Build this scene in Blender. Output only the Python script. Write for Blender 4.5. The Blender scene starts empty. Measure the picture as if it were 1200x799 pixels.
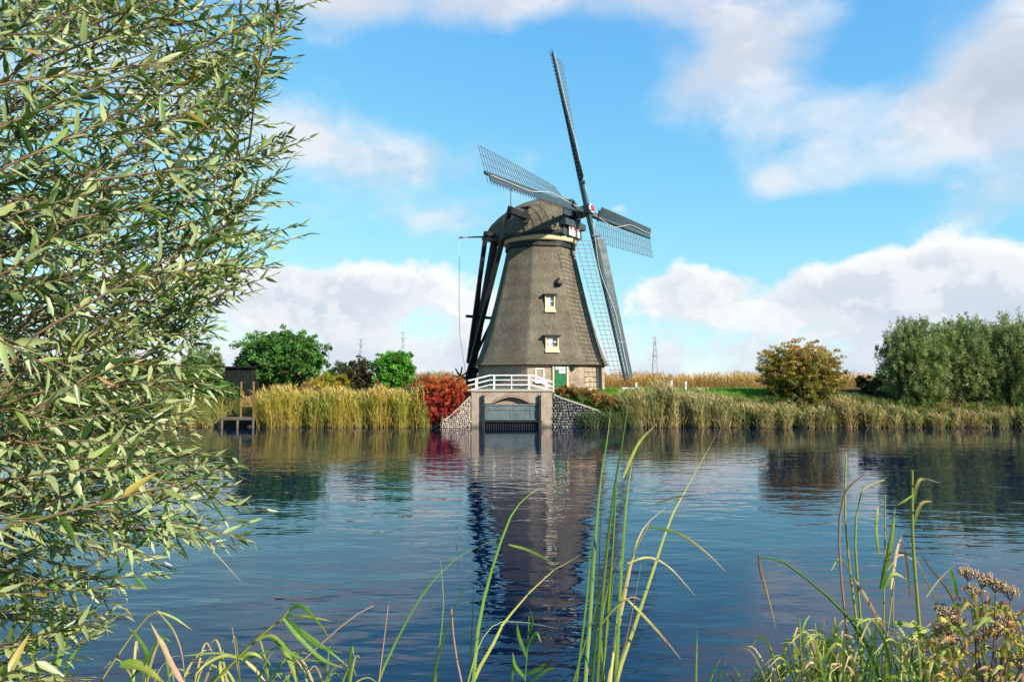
import bpy, math, random
import numpy as np
from mathutils import Vector, Matrix

R = math.radians
S = bpy.context.scene
COL = S.collection
random.seed(7)
rng = np.random.default_rng(7)

# ------------------------------------------------------------------ camera
CAM_Z, PITCH, LENS = 3.24, R(3.0), 26.0
FPX = LENS / 36.0 * 1200.0
cam = bpy.data.cameras.new('camera'); cam.lens = LENS; cam.sensor_width = 36.0
cam.clip_start = 0.05; cam.clip_end = 20000
camo = bpy.data.objects.new('camera', cam); COL.objects.link(camo)
camo.location = (0, 0, CAM_Z); camo.rotation_euler = (R(90) + PITCH, 0, 0)
S.camera = camo
_F = np.array([0, math.cos(PITCH), math.sin(PITCH)]); _U = np.array([0, -math.sin(PITCH), math.cos(PITCH)])
def at(px, py, Y):
    """a point at distance Y in front of the photographer, sighted through photo pixel (px, py)"""
    r = _F + (px - 600) / FPX * np.array([1.0, 0, 0]) + (399.5 - py) / FPX * _U
    return np.array([0, 0, CAM_Z]) + r * (Y / r[1])

# ------------------------------------------------------------------ sun, sky, exposure
SUN_AZ, SUN_EL = R(48.0), R(29.0)      # azimuth to the right of straight behind the photographer
sdir = Vector((math.sin(SUN_AZ) * math.cos(SUN_EL), -math.cos(SUN_AZ) * math.cos(SUN_EL), math.sin(SUN_EL)))
sun = bpy.data.lights.new('sun', 'SUN'); sun.energy = 5.0; sun.angle = R(0.5); sun.color = (1.0, 0.93, 0.82)
suno = bpy.data.objects.new('sun', sun); COL.objects.link(suno)
suno.rotation_euler = (-sdir).to_track_quat('-Z', 'Y').to_euler(); suno.location = (30, -30, 60)
S.view_settings.view_transform = 'Standard'; S.view_settings.look = 'None'
S.view_settings.exposure = 0.85; S.view_settings.gamma = 1.0
S.view_settings.use_curve_mapping = False
S.cycles.max_bounces = 6; S.cycles.diffuse_bounces = 2; S.cycles.glossy_bounces = 3
S.cycles.transmission_bounces = 2; S.cycles.transparent_max_bounces = 4
S.cycles.caustics_reflective = False; S.cycles.caustics_refractive = False

W = bpy.data.worlds.new('World'); S.world = W; W.use_nodes = True
nt = W.node_tree; nt.nodes.clear()
def N(t, tree=None, **k):
    n = (tree or nt).nodes.new(t)
    for a, b in k.items(): setattr(n, a, b)
    return n
class G:
    """small helper that wires math nodes"""
    def __init__(s, tree): s.t = tree
    def set(s, sock, v):
        if hasattr(v, 'is_output'): s.t.links.new(v, sock)
        else: sock.default_value = v
    def m(s, op, a, b=0.0, c=0.0, clamp=False):
        n = s.t.nodes.new('ShaderNodeMath'); n.operation = op; n.use_clamp = clamp
        for i, v in enumerate((a, b, c)): s.set(n.inputs[i], v)
        return n.outputs[0]
    def rng(s, v, a, b, c, d, smooth=False):
        n = s.t.nodes.new('ShaderNodeMapRange'); n.interpolation_type = 'SMOOTHSTEP' if smooth else 'LINEAR'
        for i, x in enumerate((v, a, b, c, d)): s.set(n.inputs[i], x)
        return n.outputs[0]
    def noise(s, vec, scale, detail=4, rough=0.55, dist=0.0):
        n = s.t.nodes.new('ShaderNodeTexNoise')
        s.set(n.inputs['Vector'], vec); n.inputs['Scale'].default_value = scale
        n.inputs['Detail'].default_value = detail; n.inputs['Roughness'].default_value = rough
        n.inputs['Distortion'].default_value = dist
        return n.outputs[0]
    def mapping(s, vec, loc=(0,0,0), rot=(0,0,0), sc=(1,1,1)):
        n = s.t.nodes.new('ShaderNodeMapping'); s.t.links.new(vec, n.inputs[0])
        n.inputs[1].default_value = loc; n.inputs[2].default_value = rot; n.inputs[3].default_value = sc
        return n.outputs[0]
    def mix(s, f, a, b, mode='MIX'):
        n = s.t.nodes.new('ShaderNodeMix'); n.data_type = 'RGBA'; n.blend_type = mode
        s.set(n.inputs[0], f); s.set(n.inputs[6], a if hasattr(a, 'is_output') else (*a, 1)); s.set(n.inputs[7], b if hasattr(b, 'is_output') else (*b, 1))
        return n.outputs[2]
g = G(nt); CLOUD = 0.52
sky = N('ShaderNodeTexSky', sky_type='NISHITA', sun_disc=False)
sky.sun_elevation = SUN_EL; sky.sun_rotation = math.pi - SUN_AZ; sky.air_density = 1.0; sky.dust_density = 0.0; sky.ozone_density = 2.5
def vm(op, a, b):
    n = N('ShaderNodeVectorMath', operation=op); g.set(n.inputs[0], a); g.set(n.inputs[1], b); return n.outputs[0]
skc = vm('MULTIPLY', vm('DIVIDE', sky.outputs[0], vm('ADD', sky.outputs[0], (20.0, 4.0, 0.85))), (19.0, 9.75, 7.3))   # clear October blue
bg1 = N('ShaderNodeBackground'); bg1.inputs[1].default_value = 0.088
nt.links.new(skc, bg1.inputs[0])
tc = N('ShaderNodeTexCoord'); dirv = tc.outputs['Generated']
sp = N('ShaderNodeSeparateXYZ'); nt.links.new(dirv, sp.inputs[0])
az = g.m('ARCTAN2', sp.outputs[0], sp.outputs[1]); el = g.m('ARCSINE', sp.outputs[2])
def azel(px, py):
    p = at(px, py, 100.0) - np.array([0, 0, CAM_Z]); p /= np.linalg.norm(p)
    return math.atan2(p[0], p[1]), math.asin(p[2])
def blobs(L):
    acc = None
    for (bx, by, sx, sy, am) in L:
        a0, e0 = azel(bx, by); sa, se = sx / FPX, sy / FPX
        da = g.m('MULTIPLY', g.m('SUBTRACT', az, a0), 1 / sa); de = g.m('MULTIPLY', g.m('SUBTRACT', el, e0), 1 / se)
        q = g.m('ADD', g.m('MULTIPLY', da, da), g.m('MULTIPLY', de, de))
        e_ = g.m('MULTIPLY', g.m('EXPONENT', g.m('MULTIPLY', q, -1.0)), am)
        acc = e_ if acc is None else g.m('ADD', acc, e_)
    return acc
# soft, higher clouds
VA, VS = (3.1, 0.4, 1.7), (1, 1, 1.55)
nA = g.noise(g.mapping(dirv, loc=VA, sc=VS), 4.6, 9, 0.55, 0.25)
nAu = g.noise(g.mapping(dirv, loc=(VA[0] + .05, VA[1] - .03, VA[2] + .06), sc=VS), 4.6, 6, 0.55, 0.25)
bA = blobs([(465, 188, 130, 45, .34), (345, 150, 50, 50, .12), (510, 258, 80, 24, .24), (835, 90, 130, 58, .36), (950, 30, 110, 40, .15), (420, 10, 170, 50, .32), (700, 0, 220, 34, .22),
    (1110, 135, 170, 62, .40), (1200, 60, 90, 60, .25), (1180, 240, 90, 26, .24), (800, 262, 85, 24, .24), (900, 212, 30, 18, .12), (170, 150, 160, 120, .14),
    (560, 100, 120, 60, -.22), (760, 205, 120, 40, -.22), (1020, 60, 35, 60, -.18), (650, 60, 60, 60, -.1), (950, 255, 120, 26, -.2)])
dA = g.m('ADD', nA, bA)
mA = g.rng(dA, 0.54, 0.92, 0.0, 0.92, True)
mA = g.m('MULTIPLY', mA, g.rng(el, R(5), R(10), 0.0, 1.0, True))
shA = g.m('ADD', g.m('MULTIPLY', g.rng(g.m('SUBTRACT', nA, nAu), -0.06, 0.07, 0.0, 1.0, True), .5), g.m('MULTIPLY', g.rng(dA, 0.78, 1.05, 1.0, 0.0, True), .5), clamp=True)
cA = g.mix(shA, (0.60, 0.665, 0.78), (1.0, 1.0, 1.02))
# low cumulus with crisp tops
VB, WS = (0.7, 5.1, 2.3), (1, 1, 1.25)
nB = g.noise(g.mapping(dirv, loc=VB, sc=WS), 9.0, 8, 0.58, 0.1)
nBu = g.noise(g.mapping(dirv, loc=(VB[0] + .02, VB[1], VB[2] + .035), sc=WS), 9.0, 5, 0.58, 0.1)
bB = blobs([(400, 340, 85, 38, .34), (330, 350, 60, 30, .16), (540, 335, 60, 30, .16), (806, 330, 55, 32, .34), (930, 346, 90, 32, .28), (745, 348, 50, 26, .16), (1105, 322, 95, 38, .40), (1180, 345, 60, 30, .2), (1030, 345, 50, 22, .14), (200, 330, 130, 40, .25), (620, 345, 60, 24, .1)])
bank = g.rng(el, R(2.0), R(9.5), 0.24, -0.08)
dB = g.m('ADD', g.m('ADD', nB, bank), bB)
mB = g.rng(dB, 0.59, 0.74, 0.0, 0.96, True)
shB = g.m('ADD', g.m('MULTIPLY', g.rng(g.m('SUBTRACT', nB, nBu), -0.05, 0.06, 0.0, 1.0, True), .45), g.m('MULTIPLY', g.rng(dB, 0.64, 0.95, 1.0, 0.0, True), .55), clamp=True)
shB = g.m('ADD', shB, g.rng(el, R(4), R(9), 0.0, .3), clamp=True)
cB = g.mix(shB, (0.68, 0.76, 0.88), (1.08, 1.08, 1.08))
cB = g.mix(g.rng(el, R(0), R(5), 0.7, 0.0), cB, (0.66, 0.78, 0.90))
bg2 = N('ShaderNodeBackground'); nt.links.new(cA, bg2.inputs[0]); bg2.inputs[1].default_value = CLOUD
bg3 = N('ShaderNodeBackground'); nt.links.new(cB, bg3.inputs[0]); bg3.inputs[1].default_value = CLOUD
mx1 = N('ShaderNodeMixShader'); nt.links.new(mA, mx1.inputs[0]); nt.links.new(bg1.outputs[0], mx1.inputs[1]); nt.links.new(bg2.outputs[0], mx1.inputs[2])
mxs = N('ShaderNodeMixShader'); nt.links.new(mB, mxs.inputs[0]); nt.links.new(mx1.outputs[0], mxs.inputs[1]); nt.links.new(bg3.outputs[0], mxs.inputs[2])
wo = N('ShaderNodeOutputWorld'); nt.links.new(mxs.outputs[0], wo.inputs[0])

# ------------------------------------------------------------------ mesh helpers
def tag(o, label=None, cat=None, group=None, kind=None):
    if label: o['label'] = label
    if cat: o['category'] = cat
    if group: o['group'] = group
    if kind: o['kind'] = kind
    return o
def empty(name, loc, label=None, cat=None, group=None):
    o = bpy.data.objects.new(name, None); COL.objects.link(o); o.location = loc; o.empty_display_size = 0.2
    return tag(o, label, cat, group)
def link(name, me, parent=None, mat=None, smooth=False):
    """world-space mesh, parented so that it keeps its place"""
    if mat: me.materials.append(mat)
    if smooth: me.polygons.foreach_set('use_smooth', [True] * len(me.polygons))
    o = bpy.data.objects.new(name, me); COL.objects.link(o)
    if parent:
        o.parent = parent
        m = Matrix.Identity(4); q = parent
        while q is not None:
            m = Matrix.LocRotScale(q.location, q.rotation_euler, q.scale) @ m if False else (q.matrix_parent_inverse @ m if False else m); q = q.parent
        tot = Vector((0, 0, 0)); q = parent
        while q is not None: tot += Vector(q.location); q = q.parent
        o.location = -tot
    return o
def npmesh(name, V, Fs, tint=None):
    """V (n,3); Fs list of index arrays (m,k)"""
    me = bpy.data.meshes.new(name)
    V = np.asarray(V, dtype=np.float32); me.vertices.add(len(V)); me.vertices.foreach_set('co', V.ravel())
    loops = np.concatenate([np.asarray(f).ravel() for f in Fs if len(f)])
    sizes = np.concatenate([np.full(len(f), np.asarray(f).shape[1]) for f in Fs if len(f)])
    me.loops.add(len(loops)); me.loops.foreach_set('vertex_index', loops.astype(np.int32))
    me.polygons.add(len(sizes)); st = np.concatenate([[0], np.cumsum(sizes)[:-1]])
    me.polygons.foreach_set('loop_start', st.astype(np.int32))
    me.update(calc_edges=True)
    if tint is not None:
        a = me.color_attributes.new('tint', 'FLOAT_COLOR', 'POINT')
        t = np.ones((len(V), 4), dtype=np.float32); t[:, :3] = tint; a.data.foreach_set('color', t.ravel())
    return me
class MB:
    def __init__(s): s.v = []; s.f = []
    def add(s, V, F):
        b = len(s.v); s.v += [tuple(map(float, p)) for p in V]; s.f += [tuple(i + b for i in q) for q in F]; return s
    def box(s, c, size, ax=None):
        c = np.array(c, float); h = np.array(size) / 2
        A = np.eye(3) if ax is None else np.array(ax, float)
        V = [c + A[0] * h[0] * i + A[1] * h[1] * j + A[2] * h[2] * k for k in (-1, 1) for j in (-1, 1) for i in (-1, 1)]
        return s.add(V, [(0, 2, 3, 1), (4, 5, 7, 6), (0, 1, 5, 4), (2, 6, 7, 3), (0, 4, 6, 2), (1, 3, 7, 5)])
    def beam(s, p, q, w, h=None, up=(0, 0, 1), taper=1.0):
        p = np.array(p, float); q = np.array(q, float); h = h or w
        d = q - p; d /= np.linalg.norm(d); u = np.array(up, float)
        if abs(d @ u) > .98: u = np.array([0, 1.0, 0])
        a = np.cross(d, u); a /= np.linalg.norm(a); b = np.cross(a, d)
        V = [p + a * w / 2 * i + b * h / 2 * j for j in (-1, 1) for i in (-1, 1)] + [q + (a * w / 2 * i + b * h / 2 * j) * taper for j in (-1, 1) for i in (-1, 1)]
        return s.add(V, [(0, 1, 3, 2), (4, 6, 7, 5), (0, 4, 5, 1), (2, 3, 7, 6), (0, 2, 6, 4), (1, 5, 7, 3)])
    def tube(s, pts, rad, n=8, cap=True):
        P = np.array(pts, float); rad = np.broadcast_to(rad, (len(P),)); T = np.gradient(P, axis=0); T /= np.linalg.norm(T, axis=1)[:, None] + 1e-9
        ref = np.array([0.31, 0.2, 0.93]); b = len(s.v); V = []
        for i in range(len(P)):
            a = np.cross(T[i], ref); a /= np.linalg.norm(a) + 1e-9; c = np.cross(T[i], a)
            V += [P[i] + rad[i] * (math.cos(t) * a + math.sin(t) * c) for t in np.linspace(0, 2 * math.pi, n, endpoint=False)]
        F = [(i * n + j, i * n + (j + 1) % n, (i + 1) * n + (j + 1) % n, (i + 1) * n + j) for i in range(len(P) - 1) for j in range(n)]
        if cap: F += [tuple(range(n - 1, -1, -1)), tuple((len(P) - 1) * n + j for j in range(n))]
        return s.add(V, F)
    def build(s, name, mat, parent=None, smooth=False, bevel=0):
        me = bpy.data.meshes.new(name); me.from_pydata(s.v, [], s.f); me.update()
        o = link(name, me, parent, mat, smooth)
        if bevel:
            b = o.modifiers.new('bevel', 'BEVEL'); b.width = bevel; b.segments = 2; b.limit_method = 'ANGLE'
        return o

# ------------------------------------------------------------------ materials
def mat_base(name):
    m = bpy.data.materials.new(name); m.use_nodes = True; m.node_tree.nodes.clear()
    out = m.node_tree.nodes.new('ShaderNodeOutputMaterial'); return m, G(m.node_tree), out
def pbsdf(gg, out, color, rough=0.8, height=None, bstr=0.3, bdist=0.02, spec=0.3, metal=0.0):
    b = gg.t.nodes.new('ShaderNodeBsdfPrincipled')
    gg.set(b.inputs['Base Color'], color if hasattr(color, 'is_output') else (*color, 1)); gg.set(b.inputs['Roughness'], rough)
    b.inputs['Specular IOR Level'].default_value = spec; b.inputs['Metallic'].default_value = metal
    if height is not None:
        bp = gg.t.nodes.new('ShaderNodeBump'); bp.inputs['Strength'].default_value = bstr; bp.inputs['Distance'].default_value = bdist
        gg.t.links.new(height, bp.inputs['Height']); gg.t.links.new(bp.outputs[0], b.inputs['Normal'])
    gg.t.links.new(b.outputs[0], out.inputs[0]); return b
def objco(gg): return gg.t.nodes.new('ShaderNodeTexCoord').outputs['Object']
def geopos(gg): return gg.t.nodes.new('ShaderNodeNewGeometry').outputs['Position']
def paint(name, col, rough=0.5, wear=0.25, scale=3.0, spec=0.4):
    m, gg, out = mat_base(name); p = geopos(gg)
    n = gg.noise(p, scale, 6, 0.65); n2 = gg.noise(gg.mapping(p, sc=(1, 1, .25)), scale * 6, 4, .6)
    dark = tuple(c * (1 - wear) for c in col)
    c = gg.mix(gg.rng(n, .35, .65, 0, 1), dark, col); c = gg.mix(gg.rng(n2, .5, .8, 0, .35), c, tuple(x * .6 + .06 for x in col))
    pbsdf(gg, out, c, gg.rng(n, .3, .7, rough - .1, rough + .15), n2, .15, .01, spec); return m
def leafmat(name, trans=0.35, under=None, rough=0.45, spec=0.35, vary=0.0):
    m, gg, out = mat_base(name)
    a = gg.t.nodes.new('ShaderNodeAttribute'); a.attribute_name = 'tint'; c = a.outputs['Color']
    if under is not None:
        bf = gg.t.nodes.new('ShaderNodeNewGeometry').outputs['Backfacing']
        c = gg.mix(gg.m('MULTIPLY', bf, under[3]), c, under[:3])
    b = gg.t.nodes.new('ShaderNodeBsdfPrincipled'); gg.t.links.new(c, b.inputs['Base Color'])
    b.inputs['Roughness'].default_value = rough; b.inputs['Specular IOR Level'].default_value = spec
    t = gg.t.nodes.new('ShaderNodeBsdfTranslucent')
    hs_ = gg.t.nodes.new('ShaderNodeHueSaturation'); gg.t.links.new(c, hs_.inputs['Color']); hs_.inputs['Value'].default_value = 1.6; hs_.inputs['Saturation'].default_value = 1.1; hs_.inputs['Hue'].default_value = .488
    gg.t.links.new(hs_.outputs[0], t.inputs[0])
    ms = gg.t.nodes.new('ShaderNodeMixShader'); ms.inputs[0].default_value = trans
    gg.t.links.new(b.outputs[0], ms.inputs[1]); gg.t.links.new(t.outputs[0], ms.inputs[2]); gg.t.links.new(ms.outputs[0], out.inputs[0]); return m

M = {}
M['leaf'] = leafmat('tree_leaf', .36)
M['willow_leaf'] = leafmat('willow_leaf', .2, (.32, .36, .16, .75), .38, .5)
M['reed'] = leafmat('reed_blade', .3, None, .5, .3)
M['white'] = paint('white_paint', (.80, .80, .77), .45, .12)
M['cream'] = paint('cream_paint', (.74, .60, .33), .5, .15)
M['green'] = paint('green_door_paint', (.012, .13, .045), .35, .2)
M['tar'] = paint('tarred_wood', (.018, .018, .02), .6, .4, 2, .3)
M['sail_board'] = paint('blue_grey_sail_paint', (.042, .066, .074), .5, .25, 1.5, .3)
M['lattice'] = paint('sail_lattice_wood', (.16, .165, .16), .6, .25)
M['gate'] = paint('grey_green_gate_paint', (.13, .17, .165), .5, .35, 2)
M['iron'] = paint('dark_iron', (.03, .03, .032), .5, .3, 5, .5)
M['red'] = paint('red_paint', (.42, .03, .02), .45, .2)
M['rope'] = paint('pale_rope', (.62, .60, .54), .9, .2, 20, .1)
M['steel'] = paint('galvanised_steel', (.36, .40, .44), .6, .2, .5)
M['dark_shed'] = paint('dark_shed_wood', (.009, .013, .009), .8, .4, 2, .2)
M['brown_wood'] = paint('weathered_brown_wood', (.26, .16, .055), .7, .35, 4, .2)
M['grey_wood'] = paint('weathered_grey_wood', (.13, .11, .08), .8, .35, 4, .2)
def mk_thatch():
    m, gg, out = mat_base('thatch'); p = geopos(gg)
    big = gg.noise(gg.mapping(p, sc=(1, 1, .5)), .7, 5, .6); st = gg.noise(gg.mapping(p, sc=(1, 1, .16)), 11, 5, .7); fine = gg.noise(gg.mapping(p, sc=(1, 1, .35)), 30, 3, .7)
    c = gg.mix(gg.rng(big, .35, .68, 0, 1), (.15, .125, .09), (.27, .225, .155))
    c = gg.mix(gg.rng(st, .42, .72, 0, .75), c, (.055, .05, .04)); c = gg.mix(gg.rng(fine, .52, .75, 0, .6), c, (.40, .35, .25))
    c = gg.mix(gg.rng(gg.noise(p, .35, 4, .6), .55, .75, 0, .35), c, (.14, .15, .07))
    sz = gg.t.nodes.new('ShaderNodeSeparateXYZ'); gg.t.links.new(p, sz.inputs[0])
    band = gg.m('SINE', gg.m('ADD', gg.m('MULTIPLY', sz.outputs[2], 5.2), gg.m('MULTIPLY', gg.noise(p, 1.6, 4, .6), 5.0)))
    c = gg.mix(gg.rng(band, .2, 1.0, 0, .30), c, (.10, .085, .06))
    c = gg.mix(gg.rng(gg.noise(gg.mapping(p, loc=(4, 2, 9), sc=(1, 1, .22)), .9, 5, .65), .56, .72, 0, .55), c, (.085, .075, .06))
    pbsdf(gg, out, c, .95, gg.m('ADD', st, gg.m('MULTIPLY', fine, .6)), 1.0, .12, .05); return m
M['thatch'] = mk_thatch()
def mk_brick(name, c1, c2, mortar, sc=1.0, ang=0.0):
    m, gg, out = mat_base(name)
    uv = gg.t.nodes.new('ShaderNodeUVMap').outputs[0]
    b = gg.t.nodes.new('ShaderNodeTexBrick'); gg.t.links.new(uv, b.inputs['Vector'])
    b.inputs['Color1'].default_value = (*c1, 1); b.inputs['Color2'].default_value = (*c2, 1); b.inputs['Mortar'].default_value = (*mortar, 1)
    b.inputs['Scale'].default_value = sc; b.inputs['Brick Width'].default_value = .22; b.inputs['Row Height'].default_value = .065; b.inputs['Mortar Size'].default_value = .008; b.inputs['Bias'].default_value = -.1
    p = geopos(gg); n = gg.noise(p, 1.1, 6, .65); n2 = gg.noise(p, 14, 4, .7)
    c = gg.mix(gg.rng(n, .45, .75, 0, .55), b.outputs[0], tuple(x * .5 for x in c1)); c = gg.mix(gg.rng(n2, .5, .8, 0, .5), c, (.55, .47, .38))
    h = gg.m('ADD', gg.m('MULTIPLY', b.outputs['Fac'], -1.0), gg.m('MULTIPLY', n2, .4))
    pbsdf(gg, out, c, .9, h, .5, .015, .1); return m
M['brick'] = mk_brick('mill_brick', (.24, .155, .11), (.40, .28, .20), (.40, .35, .29))
M['arch_brick'] = mk_brick('arch_brick', (.30, .17, .11), (.38, .24, .16), (.36, .30, .24))
def mk_concrete():
    m, gg, out = mat_base('sluice_render'); p = geopos(gg)
    n = gg.noise(p, 1.3, 7, .68); n2 = gg.noise(gg.mapping(p, sc=(1, 1, .2)), 5, 5, .65); n3 = gg.noise(p, 22, 4, .7)
    c = gg.mix(gg.rng(n, .35, .65, 0, 1), (.24, .18, .125), (.40, .32, .235)); c = gg.mix(gg.rng(n2, .52, .72, 0, .6), c, (.22, .17, .12)); c = gg.mix(gg.rng(n3, .5, .8, 0, .4), c, (.5, .44, .36))
    z = gg.t.nodes.new('ShaderNodeSeparateXYZ'); gg.t.links.new(p, z.inputs[0])
    c = gg.mix(gg.rng(gg.m('ADD', z.outputs[2], gg.m('MULTIPLY', n, .5)), .35, .6, .75, 0), c, (.06, .055, .035))   # algae at the waterline
    pbsdf(gg, out, c, .9, n3, .4, .02, .1); return m
M['render_wall'] = mk_concrete()
def mk_stone(name, a, b):
    m, gg, out = mat_base(name)
    t = gg.t.nodes.new('ShaderNodeAttribute'); t.attribute_name = 'tint'; p = geopos(gg); n = gg.noise(p, 9, 5, .7)
    c = gg.mix(gg.rng(n, .4, .7, 0, .5), t.outputs['Color'], a); pbsdf(gg, out, c, .85, n, .5, .02, .2); return m
M['stone'] = mk_stone('wall_stone', (.20, .17, .14), None)
def mk_mortar(name, col):
    m, gg, out = mat_base(name); p = geopos(gg); n = gg.noise(p, 8, 5, .7)
    pbsdf(gg, out, gg.mix(n, tuple(c * .6 for c in col), col), .95, n, .5, .03, .05); return m
M['dark_mortar'] = mk_mortar('dark_mortar', (.045, .042, .04)); M['pale_mortar'] = mk_mortar('pale_mortar', (.46, .37, .31)); M['coping'] = mk_mortar('coping_stone', (.48, .44, .37))
def mk_bark():
    m, gg, out = mat_base('bark'); p = geopos(gg); n = gg.noise(gg.mapping(p, sc=(1, 1, .3)), 14, 5, .7)
    pbsdf(gg, out, gg.mix(n, (.05, .038, .025), (.17, .13, .09)), .9, n, .6, .03, .1); return m
M['bark'] = mk_bark()
def mk_twig():
    m, gg, out = mat_base('willow_twig'); p = geopos(gg); n = gg.noise(p, 18, 4, .6)
    pbsdf(gg, out, gg.mix(gg.rng(n, .35, .65, 0, 1), (.11, .05, .026), (.15, .11, .055)), .55, n, .3, .004, .3); return m
M['twig'] = mk_twig()
def mk_ground():
    m, gg, out = mat_base('ground_grass_and_earth'); p = geopos(gg)
    n = gg.noise(p, .35, 6, .6); n2 = gg.noise(p, 3.5, 6, .7); n3 = gg.noise(p, 25, 3, .7)
    s = gg.t.nodes.new('ShaderNodeSeparateXYZ'); gg.t.links.new(p, s.inputs[0])
    lawn = gg.mix(gg.rng(n2, .35, .65, 0, 1), (.055, .13, .012), (.11, .21, .02)); lawn = gg.mix(gg.rng(n3, .5, .8, 0, .5), lawn, (.16, .2, .04))
    field = gg.mix(gg.rng(n, .35, .65, 0, 1), (.16, .10, .035), (.24, .17, .06)); field = gg.mix(gg.rng(n2, .5, .7, 0, .5), field, (.09, .07, .025))
    f = gg.rng(gg.m('ADD', s.outputs[1], gg.m('MULTIPLY', n, 6)), 70, 73, 0, 1)
    c = gg.mix(f, lawn, field)
    rough = gg.mix(n2, (.03, .045, .012), (.07, .075, .02)); c = gg.mix(gg.m('MULTIPLY', gg.rng(gg.m('ADD', s.outputs[0], gg.m('MULTIPLY', n, 4)), 20.5, 22.5, 0, 1), gg.m('SUBTRACT', 1.0, f)), c, rough)
    c = gg.mix(gg.m('MULTIPLY', gg.rng(gg.m('ADD', s.outputs[0], gg.m('MULTIPLY', n, 3)), -5.5, -4, 1, 0), gg.m('SUBTRACT', 1.0, f)), c, rough)
    mud = gg.mix(n2, (.05, .038, .022), (.09, .07, .04))
    zf = gg.rng(gg.m('ADD', s.outputs[2], gg.m('MULTIPLY', n2, .5)), .55, 1.35, 1, 0)
    c = gg.mix(zf, c, mud)
    pbsdf(gg, out, c, .95, gg.m('ADD', n3, n2), .7, .06, .05); return m
M['ground'] = mk_ground()
def mk_water():
    m, gg, out = mat_base('river_water'); p = geopos(gg)
    a = gg.noise(gg.mapping(p, rot=(0, 0, R(7)), sc=(.55, 1.0, 1)), 1.15, 2.0, .5, .35)
    b = gg.noise(gg.mapping(p, loc=(5, 3, 0), rot=(0, 0, R(-11)), sc=(.45, 1.0, 1)), 3.1, 2.0, .5, .3)
    c = gg.noise(gg.mapping(p, loc=(15, 3, 0), sc=(.4, 1.0, 1)), .33, 1.0, .5)
    fine = gg.noise(gg.mapping(p, sc=(.6, 1, 1)), 9.0, 2, .5)
    gust = gg.rng(gg.noise(gg.mapping(p, loc=(1.2, 7, 0), sc=(.5, .9, 1)), .11, 2, .5), .38, .62, .45, 1.15, True)
    h = gg.m('ADD', gg.m('MULTIPLY', a, .031), gg.m('MULTIPLY', b, .013))
    h = gg.m('ADD', h, gg.m('MULTIPLY', fine, .0006))
    sy = gg.t.nodes.new('ShaderNodeSeparateXYZ'); gg.t.links.new(p, sy.inputs[0]); lee = gg.rng(sy.outputs[1], 24, 47, 1.0, .38, True)   # sheltered under the far bank
    gust = gg.m('MULTIPLY', gust, lee)
    h = gg.m('ADD', gg.m('MULTIPLY', h, gust), gg.m('MULTIPLY', gg.m('MULTIPLY', c, .02), lee))
    bs = pbsdf(gg, out, (.0, .0065, .026), .015, h, 1.0, 1.0, .5)
    bs.inputs['IOR'].default_value = 1.36
    return m
M['water'] = mk_water()

# ------------------------------------------------------------------ ground: one sheet, near bank, river bed, far bank, polder to the horizon
MC = np.array([2.25, 59.0]); GZ = 2.42
def smooth(a, b, x):
    t = np.clip((x - a) / (b - a), 0, 1); return t * t * (3 - 2 * t)
def wall_top(X):
    """height of the bank's lip along the far shore"""
    return np.interp(X, [-5.6, -4.4, -2.85, -2.8, 2.8, 2.9, 6.0, 7.2], [.12, .55, 2.05, 2.3, 2.3, 2.12, 1.05, .12])
def far_ground(X, Y):
    lip = wall_top(X)
    z = np.where(Y < 51.02, -1.2, np.where(Y < 51.3, -1.2 + (lip + 1.2) * (Y - 51.02) / .28, lip + (GZ - lip) * smooth(51.3, 55.0, Y)))
    z = z - .55 * smooth(66, 72, Y)
    return z
def ground_z(X, Y):
    X = np.asarray(X, float); Y = np.asarray(Y, float)
    near = np.interp(Y, [-400, 1.2, 3.0, 5.2, 7.0, 9], [1.62, 1.62, .95, .1, -.6, -1.2])
    z = np.where(Y < 30, near, far_ground(X, Y))
    tun = (np.abs(X) < 2.12) & (Y < 53.45) & (Y > 30); z = np.where(tun, -1.2, z)
    return z
xs = np.unique(np.concatenate([[-6000, -2500, -1000, -400, -200], np.arange(-120, -45, 5), np.arange(-45, 55, .6), np.arange(55, 121, 5), [200, 400, 1000, 2500, 6000], [-2.16, -2.10, 2.10, 2.16, -2.85, 2.85]]))
ys = np.unique(np.concatenate([[-400, -100, -30, -10, -4, -2, 0, 1], np.arange(1.2, 9.1, .6), [12, 20, 29.9, 30.1, 45, 50, 51.0, 51.02, 51.3, 51.5], np.arange(51.9, 60, .5), [53.44, 53.48], np.arange(60, 80, 1.5), [90, 110, 150, 220, 400, 800, 1500, 3000, 7000]]))
XX, YY = np.meshgrid(xs, ys); ZZ = ground_z(XX, YY)
ZZ = ZZ + np.where((YY > 52) & (YY < 200) & (np.abs(XX) > 3), rng.normal(0, .03, XX.shape), 0)
nx, ny = len(xs), len(ys)
idx = np.arange(nx * ny).reshape(ny, nx)
Fq = np.stack([idx[:-1, :-1], idx[:-1, 1:], idx[1:, 1:], idx[1:, :-1]], -1).reshape(-1, 4)
o = link('ground', npmesh('ground', np.stack([XX, YY, ZZ], -1).reshape(-1, 3), [Fq]), None, M['ground'], True); tag(o, kind='structure')
V = [(-3000, 2.2, 0), (3000, 2.2, 0), (3000, 53.4, 0), (-3000, 53.4, 0)]
o = link('river_water', npmesh('river_water', V, [np.array([[0, 1, 2, 3]])]), None, M['water']); tag(o, kind='structure')

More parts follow.
